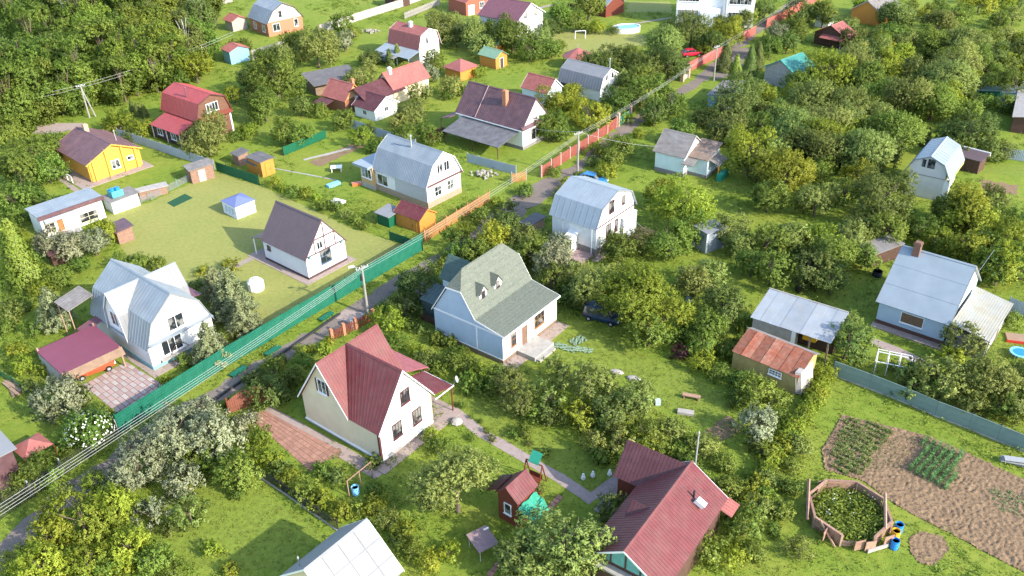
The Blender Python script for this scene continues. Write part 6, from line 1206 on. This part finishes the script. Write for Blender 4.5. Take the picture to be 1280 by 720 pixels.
DATA = """
F 30 128 36;b 45 134 26;F 92 112 34;y 105 126 26;b 125 112 22;F 150 94 36;b 170 108 24;F 200 80 40;b 230 80 30;F 8 138 44;F 60 118 36;l 112 104 44;F 250 50 40;b 250 64 26;k 1214 126 24;b 1232 128 22;g 1255 128 30;
F 12 128 60;F 48 112 56;F 84 112 44;F 150 98 44;f 165 88 40;f 190 84 40;f 212 74 40;f 232 66 36;f 60 40 56;f 100 25 56;f 30 0 56;f 190 30 50;f 170 55 46;f 250 45 36;b 25 148 26;b 70 134 26;b 110 120 28;b 215 92 30;y 40 142 22;f 145 50 50;f 75 -5 56;f 160 0 50
F 22 95 84;F 40 55 70;F 70 78 62;F 98 92 58;F 128 62 56;f 150 72 52;f 178 74 50;f 205 58 50;B 232 46 44;B 250 22 40;f 165 35 50;f 120 22 52;B 85 18 50;f 50 12 55;f 15 22 60;f 205 14 50;B 238 4 40;f 185 2 50;f 140 -8 55;f 95 -12 55;f 55 -20 60;B 5 -10 60;f 220 -20 50;f 265 -5 40;f 108 55 50;F 5 120 60
b 60 118 24;g 185 92 38;l 212 84 38;l 243 84 50;g 225 100 30;y 150 157 40;y 176 163 36;k 165 170 26;y 140 158 26;C 165 135 9;C 172 138 9;C 180 140 9;a 258 170 62;y 310 166 30;b 296 172 20;l 292 118 26;o 320 118 36
g 12 165 46;g 45 190 58;g 22 215 56;g 58 212 44;g 14 250 50;b 40 245 40;k 62 258 30;g 72 176 34;b 52 268 30;b 22 268 40;k 80 254 26;v 90 268 22;b 12 285 34
c 26 328 50;c 8 318 44;s 62 305 46;s 92 308 46;s 116 304 40;l 129 291 38;b 72 350 40;g 98 330 26;p 65 388 46;b 28 382 34;k 12 392 40;l 48 362 30;y 20 440 30;l 30 455 30;y 60 448 22;b 8 410 30;g 40 410 26
p 288 372 62;p 304 398 48;p 262 432 52;p 268 356 38;y 252 340 20;b 196 332 28;b 172 330 34;b 150 330 30;y 290 332 22;b 232 452 24;y 208 478 20;b 285 420 26
s 75 495 70;w 112 537 66;k 100 506 28;b 122 514 30;b 136 520 26;y 62 462 30;k 35 486 22;b 50 586 54;b 30 606 40;b 84 560 30;g 68 600 30;i 14 620 26
l 100 648 92;l 60 668 66;l 140 630 60;l 50 708 72;l 116 602 34;l 160 682 60;l 108 706 64;g 190 702 50;l 24 700 40;s 172 582 82;s 214 542 90;s 264 546 72;s 254 516 56;s 184 640 46;s 232 600 54;s 150 606 40;g 296 588 58;g 272 570 44;o 236 640 44;y 262 690 30;y 288 712 24;b 300 616 26;i 212 662 26;b 128 720 50;b 215 716 40;g 240 576 40;y 150 712 40
y 318 560 40;y 336 578 36;k 348 590 30;y 362 598 38;b 384 614 40;y 404 628 36;y 428 640 36;k 395 626 26;v 308 532 40;b 326 548 30;d 338 490 50;g 355 482 40;g 342 466 40;k 320 476 34;b 370 470 34;y 404 440 22;b 384 452 26;y 412 430 18;b 448 640 30;y 470 634 34
l 488 400 44;d 522 358 56;d 506 384 42;g 528 342 34;b 545 352 26;b 476 388 20
a 570 608 106;a 706 682 122;d 766 640 60;a 648 700 70;a 668 704 56;i 486 650 36;y 508 664 34;b 515 690 36;y 536 702 40;k 500 676 26;b 548 560 34;y 538 545 26;b 468 578 26;i 420 596 30;b 400 590 26;i 706 706 70;a 728 700 60;y 560 690 30;b 470 615 26
b 500 428 30;y 520 440 24;k 530 454 36;b 548 462 30;b 570 456 40;y 602 472 36;k 590 462 30;b 586 480 34;b 612 488 34;a 640 478 44;i 622 470 30;o 650 500 50;a 738 478 64;a 704 466 46;o 684 498 48;a 792 500 58;a 764 514 54;l 724 520 44;a 774 546 46;g 808 540 42;a 742 550 36;b 826 560 36;b 800 566 36;k 690 520 40;b 668 520 36;b 655 540 26;i 840 540 40;b 752 570 30;b 780 572 30
u 853 442 26;l 832 390 70;l 792 372 104;a 746 362 70;a 722 346 50;g 812 412 58;b 836 420 36;y 880 455 36;b 872 440 34;b 896 468 30;a 870 352 54;a 892 342 46;d 906 384 62;g 886 410 46;g 880 430 40;b 860 418 40;y 846 424 24;b 908 440 30;i 720 372 40
s 690 330 56;g 665 318 50;d 650 300 46;l 616 300 48;g 592 312 42;g 572 300 34;d 632 280 40;g 630 262 30;g 648 320 36;k 676 300 30;g 690 352 46;g 712 366 40;g 775 312 46;d 800 300 40;l 850 258 80;l 826 238 46;g 868 286 54;g 838 300 58;a 910 290 50;a 926 304 42;g 958 302 56;g 768 300 34;y 640 338 30;s 700 306 36
g 766 200 34;l 756 214 30;g 778 184 38;y 702 240 22;k 712 236 18;b 690 216 20;y 778 150 24;y 748 190 24;b 656 240 24;b 560 322 24;y 580 290 26;b 600 272 28;y 620 255 20
b 925 480 40;g 945 490 56;b 920 500 34;s 945 532 54;b 968 500 36;b 970 520 30;b 952 560 40;b 880 690 54;b 930 660 58;i 946 640 40;b 898 640 40;b 910 612 44;b 875 600 40;y 915 700 44;b 860 580 36;i 880 560 44;b 850 570 30;b 940 690 40;b 905 580 36;i 960 600 36;b 955 622 30;y 862 555 30;b 980 640 30;i 1000 690 36
d 1060 426 64;o 1064 400 36;o 1206 425 50;d 1150 470 46;o 1180 474 66;o 1232 478 76;d 1272 500 60;g 1250 500 50;l 1190 446 26;o 1140 480 44;d 1215 505 44;g 1270 462 34;g 1265 400 22;d 1290 470 50;b 1118 462 22
d 1012 336 60;g 1042 322 64;d 1040 350 50;g 965 336 56;g 940 330 40;a 1060 300 50;g 1020 300 50;g 985 300 44;g 1080 320 40;g 1110 290 56;y 1146 294 24;g 1150 286 40;l 1170 300 40
d 1100 246 86;l 1074 222 44;g 1124 262 40;l 1204 262 72;g 1180 262 40;g 1240 270 50;l 1260 300 60;g 1230 302 50;l 1250 335 60;g 1280 330 56;g 1275 285 50;d 1244 250 40;l 984 216 72;a 1020 250 54;g 1056 240 44;g 960 246 50;d 1000 185 60;d 1040 190 56;g 1072 186 50;d 1106 196 50;g 1130 170 50;d 1210 168 64;g 1190 178 40;d 1236 188 34;C 1158 172 14;d 1256 188 30
g 345 98 70;g 330 132 50;d 318 98 40;a 396 62 56;g 372 56 44;a 350 72 40;s 430 52 30;a 452 96 44;d 404 48 30;g 330 70 30;b 300 62 34;g 428 30 30;y 440 44 20;d 460 72 26;C 487 74 12;C 497 70 12;k 470 76 22;o 552 34 50;a 590 42 44;o 570 46 30;g 640 44 56;g 622 36 44;a 606 58 34;y 600 92 22;g 540 76 34;a 522 118 36;s 535 92 28;y 518 106 20;a 514 142 40;a 498 150 30;g 506 170 32;y 484 182 30;b 540 176 28;r 540 174 18;u 552 166 16;g 530 162 26;a 566 108 32;g 428 148 34;l 452 170 30;b 398 140 30;d 375 132 30;g 358 165 40;g 374 168 36;b 460 165 24;b 470 185 30
g 700 22 40;d 690 36 30;g 736 8 42;g 720 26 34;y 745 36 26;u 708 14 22;g 690 60 30;C 682 42 16;g 662 62 36;a 670 50 30;b 700 62 26;b 768 40 16;d 745 82 44;d 772 72 44;g 790 72 44;a 830 54 52;d 806 86 50;d 836 80 52;g 800 104 54;a 770 100 34;g 812 116 56;l 700 130 58;l 736 142 52;g 690 158 46;l 680 160 36;g 770 128 44;d 792 124 40;d 864 40 50;d 846 34 40;l 910 42 48;d 890 52 36;d 924 28 34;y 880 64 24;C 907 72 22;c 920 88 20;C 938 78 20;C 948 72 18;g 962 60 34;s 970 42 34;g 996 40 40;d 984 54 30;d 1000 14 40;d 956 12 36;g 936 20 30;g 1030 18 40;d 905 30 30
"""
for tok in DATA.replace('\n', ';').split(';'):
    q = tok.split()
    if len(q) == 4: plant(q[0], float(q[1]), float(q[2]), float(q[3]))
# thicket on the far right: individual trees and shrubs, denser away from the lens
def thicket(poly, pitch, kinds, wr, seed):
    r_ = random.Random(seed); xs = [p[0] for p in poly]; ys = [p[1] for p in poly]; y = min(ys)
    while y < max(ys):
        s_ = .55+.45*(y+120)/380; x = min(xs)+r_.uniform(0, pitch)
        while x < max(xs):
            px, py = x+r_.uniform(-.3, .3)*pitch, y+r_.uniform(-.3, .3)*pitch*.5
            if pip(np.array([[px, py]]), poly)[0]:
                X, Y = G(px, py+6)
                if not any(pip(np.array([[X, Y]]), np.array(b))[0] for b in BLOCK): plant(r_.choice(kinds), px, py, r_.uniform(*wr)*s_)
            x += pitch*s_
        y += pitch*.55*s_
thicket([(905, 112), (1000, 100), (1060, 60), (1120, 36), (1280, 60), (1280, 118), (1195, 108), (1180, 150), (1120, 160), (1000, 150), (900, 165)], 40, 'aggolgldaobyi', (26, 82), 3)
thicket([(1085, 28), (1130, 2), (1290, -10), (1290, 30), (1180, 34)], 40, 'agbgybio', (24, 66), 4)
thicket([(900, 160), (1120, 150), (1110, 210), (1010, 230), (930, 215), (905, 190)], 42, 'aglgaodby', (28, 82), 5)
thicket([(1000, 270), (1100, 275), (1120, 300), (1060, 330), (960, 320)], 44, 'gbaoliy', (26, 70), 6)
thicket([(1190, 270), (1290, 240), (1290, 370), (1232, 345), (1180, 300)], 44, 'lgbayo', (28, 74), 7)
thicket([(1030, 30), (1090, 40), (1120, 60), (1080, 80), (1000, 95), (1040, 70)], 36, 'gaod', (36, 62), 8)
thicket([(1185, 40), (1290, 45), (1290, 112), (1200, 104)], 38, 'agoldby', (30, 66), 9)
thicket([(1190, 138), (1250, 140), (1250, 172), (1200, 168)], 34, 'dgaob', (34, 60), 10)
thicket([(1060, 5), (1180, 10), (1180, 34), (1085, 32)], 36, 'gabyo', (26, 56), 11)
# hedges and borders, plant by plant
def row(k, pts, wpx, pitch, jit=5):
    for (a, b), (c, d) in zip(pts, pts[1:]):
        n = max(1, int(math.hypot(c-a, d-b)/pitch))
        for i in range(n): plant(random.choice(k), a+(c-a)*i/n+random.uniform(-jit, jit)*.5, b+(d-b)*i/n+random.uniform(-jit, jit)*.5, wpx*random.uniform(.75, 1.25))
row('y', [(1032, 470), (1006, 520), (975, 560), (945, 605), (925, 650)], 25, 6, 3)
row('byi', [(345, 232), (380, 244), (420, 262), (445, 276), (470, 292)], 20, 11); row('bi', [(640, 600), (690, 618)], 12, 14)
row('kb', [(1066, 470), (1100, 480), (1140, 498)], 20, 18); row('bk', [(545, 420), (600, 450)], 18, 16); row('kbk', [(510, 405), (545, 424), (590, 446)], 20, 14)
row('by', [(560, 278), (600, 252)], 14, 11); row('gbl', [(640, 330), (600, 318), (560, 318)], 34, 20); row('kg', [(700, 132), (760, 92), (800, 80)], 30, 22); row('gd', [(820, 140), (860, 112)], 34, 18); row('kb', [(240, 360), (268, 346)], 20, 12)
row('ybi', [(590, 548), (640, 545), (700, 575)], 14, 20); row('b', [(578, 506), (590, 522), (610, 536), (626, 540)], 10, 11); row('by', [(700, 505), (830, 575)], 38, 26); row('bk', [(560, 120), (600, 108)], 20, 14); row('bg', [(350, 110), (300, 140)], 24, 18)
row('gk', [(880, 150), (830, 180), (800, 150)], 36, 26); row('yb', [(990, 545), (1020, 500)], 24, 22); row('ib', [(1000, 560), (985, 610), (960, 690)], 30, 26); row('by', [(930, 410), (905, 460)], 26, 18); row('yg', [(20, 300), (6, 360)], 34, 30)
row('ybg', [(262, 520), (300, 492)], 16, 14); row('by', [(560, 330), (610, 300), (650, 275)], 20, 15, 8); row('yb', [(330, 462), (400, 428)], 16, 14, 8); row('by', [(700, 244), (740, 206), (775, 174)], 18, 15, 8); row('by', [(795, 168), (830, 140)], 20, 16, 8)
# ---- words that single each plant out
def wording():
    seen = {}; LMS = [(n, np.array([x, y])) for n, x, y in LM]
    for t, words, cat, R, x, y, k in PLANTS:
        p = np.array([x, y]); ds = sorted(((np.linalg.norm(q-p), n, q) for n, q in LMS), key=lambda a: a[0]); d1, n1, q1 = ds[0]
        v = p-q1; rel = 'behind' if v[1] > abs(v[0])*1.0 else 'in front of' if -v[1] > abs(v[0])*1.0 else 'beside'
        n2 = next((n for d, n, q in ds[1:6] if np.dot(q-q1, v) > 0), ds[1][1])
        big = ('small ' if R < (1.2 if cat == 'tree' else .7) else 'large ' if R > (3.0 if cat == 'tree' else 1.5) else '')
        key = (big+words, rel, n1, n2); seen.setdefault(key, []).append((d1, t, k))
    ordn = ['', 'second', 'third', 'fourth', 'fifth', 'sixth', 'seventh', 'eighth', 'ninth', 'tenth', 'eleventh', 'twelfth', 'thirteenth', 'fourteenth', 'fifteenth', 'sixteenth']
    for (w0, rel, n1, n2), L in seen.items():
        L.sort(key=lambda a: a[0])
        for i, (d, t, k) in enumerate(L):
            s0 = f"{w0} {rel} {n1} toward {n2}"
            if len(L) > 1: s0 += ', nearest' if i == 0 else f', {ordn[min(i, 15)]} nearest'
            s0 = s0 if len(s0.split()) <= 16 else s0.replace('large ', '').replace('small ', ''); t['label'] = s0; t['group'] = {'tree': 'garden trees', 'shrub': 'garden shrubs', 'conifer': 'garden conifers'}[t['category']] if k not in 'fFB' else 'trees of the forest edge'
wording()
# ---- ground cover nobody could count
def scatter(n, poly_px, excl_lawn, clear=.15):
    P = np.array([G(*p) for p in poly_px]); mn, mx = P.min(0), P.max(0); Q = rng.uniform(mn, mx, (int(n*3.2), 2)); Q = Q[pip(Q, P)][:n]; ok = np.ones(len(Q), bool)
    for b in BLOCK+([[G(*p) for p in l] for l in LAWNS] if excl_lawn else []): ok &= ~pip(Q, np.array(b, float))
    return Q[ok]
ALL = [(-60, 740), (1340, 740), (1340, -10), (-60, -10)]; NEAR = [(-20, 735), (1300, 735), (1300, 250), (-20, 250)]
def tufts(name, Q, m, per, ln, wd, spread, h, up):
    n = len(Q); s_ = rng.uniform(.6, 1.4, n); P = np.repeat(np.concatenate([Q, np.zeros((n, 1))], 1), per, 0); S_ = np.repeat(s_, per)
    off = rng.normal(size=(n*per, 3))*spread*S_[:, None]; off[:, 2] = np.abs(rng.normal(size=n*per))*h*S_+.03; P = P+off; N = rdir(n*per)*(1-up)+np.array([0, 0, up]); N /= np.linalg.norm(N, axis=1, keepdims=True)
    V, F = quads(P, N, ln, wd); c = np.clip(np.repeat(rng.random(n), per)*.6+rng.random(n*per)*.4, 0, 1); return mesh_np(name, V, F, m, None, 'stuff', c)
m_weed = leafmat('weed_leaves', (.11, .18, .018), (.25, .33, .04), .4, 0); m_blade = leafmat('grass_blades', (.12, .18, .02), (.26, .28, .045), .35, 0)
Q = scatter(52000, ALL, True); cl = np.sin(Q[:, 0]*.22+1)*np.sin(Q[:, 1]*.19)+.5*np.sin(Q[:, 0]*.7+Q[:, 1]*.5)+rng.normal(size=len(Q))*.5
tufts('undergrowth', Q[cl > .55], m_weed, 13, .24, .13, .26, .18, .55)
Q = scatter(60000, NEAR, False); Q = Q[~pip(Q, np.array([G(*p) for p in LAWN]))]; tufts('grass', Q[rng.random(len(Q)) < .8], m_blade, 5, .17, .05, .13, .05, .35)
# vegetable rows
def rows(name, poly_px, a_px, b_px, gap, step, m, per, ln, wd, spread, h, up, label=None):
    P = np.array([G(*p) for p in poly_px]); d, _, ang = unit(G(*a_px), G(*b_px)); nn = np.array([-d[1], d[0]]); c = P.mean(0); Q = []
    for i in range(-60, 61):
        for j in range(-60, 61): Q.append(c+nn*i*gap+d*j*step+rng.normal(size=2)*gap*.05)
    Q = np.array(Q); Q = Q[pip(Q, P)]; Q = Q[rng.random(len(Q)) > .04]; return tufts(name, Q, m, per, ln, wd, spread, h, up)
m_pot = leafmat('potato_leaves', (.07, .13, .02), (.17, .25, .05), .25, 0); m_on = leafmat('onion_leaves', (.06, .17, .05), (.16, .32, .11), .3, 0)
rows('potato_plants', [(1036, 588), (1040, 562), (1060, 522), (1116, 538), (1092, 570), (1078, 598)], (1060, 560), (1090, 575), .68, .40, m_pot, 46, .18, .10, .125, .22, .6)
rows('onion_plants', [(1158, 550), (1206, 572), (1184, 614), (1130, 586)], (1160, 552), (1130, 586), .60, .16, m_on, 32, .36, .055, .075, .3, .08)
rows('seedling_rows', [(1098, 552), (1138, 545), (1156, 550), (1126, 584), (1084, 588)], (1100, 585), (1140, 548), .4, .35, m_pot, 6, .14, .08, .07, .06, .5)
rows('bed_weeds', [(1235, 610), (1290, 622), (1290, 650), (1250, 640)], (1240, 612), (1280, 632), .5, .4, m_on, 12, .2, .09, .14, .1, .5)
a = rng.uniform(0, 2*PI, 340); r_ = 2.75*np.sqrt(rng.random(340)); tufts('enclosure_weeds', np.stack([ox+r_*np.cos(a), oy+r_*np.sin(a)], 1), m_weed, 40, .26, .13, .24, .36, .65)
a = rng.uniform(0, 2*PI, 16); r_ = 2.4*np.sqrt(rng.random(16)); tufts('enclosure_flowers', np.stack([ox+r_*np.cos(a), oy+r_*np.sin(a)], 1), mat('white_flower_heads', (.75, .75, .7), .8, .02), 4, .14, .13, .12, .55, .8)
a = rng.uniform(0, 1, 140); Q = np.stack([G(840+a_*70, 20+40*a_) for a_ in a]);
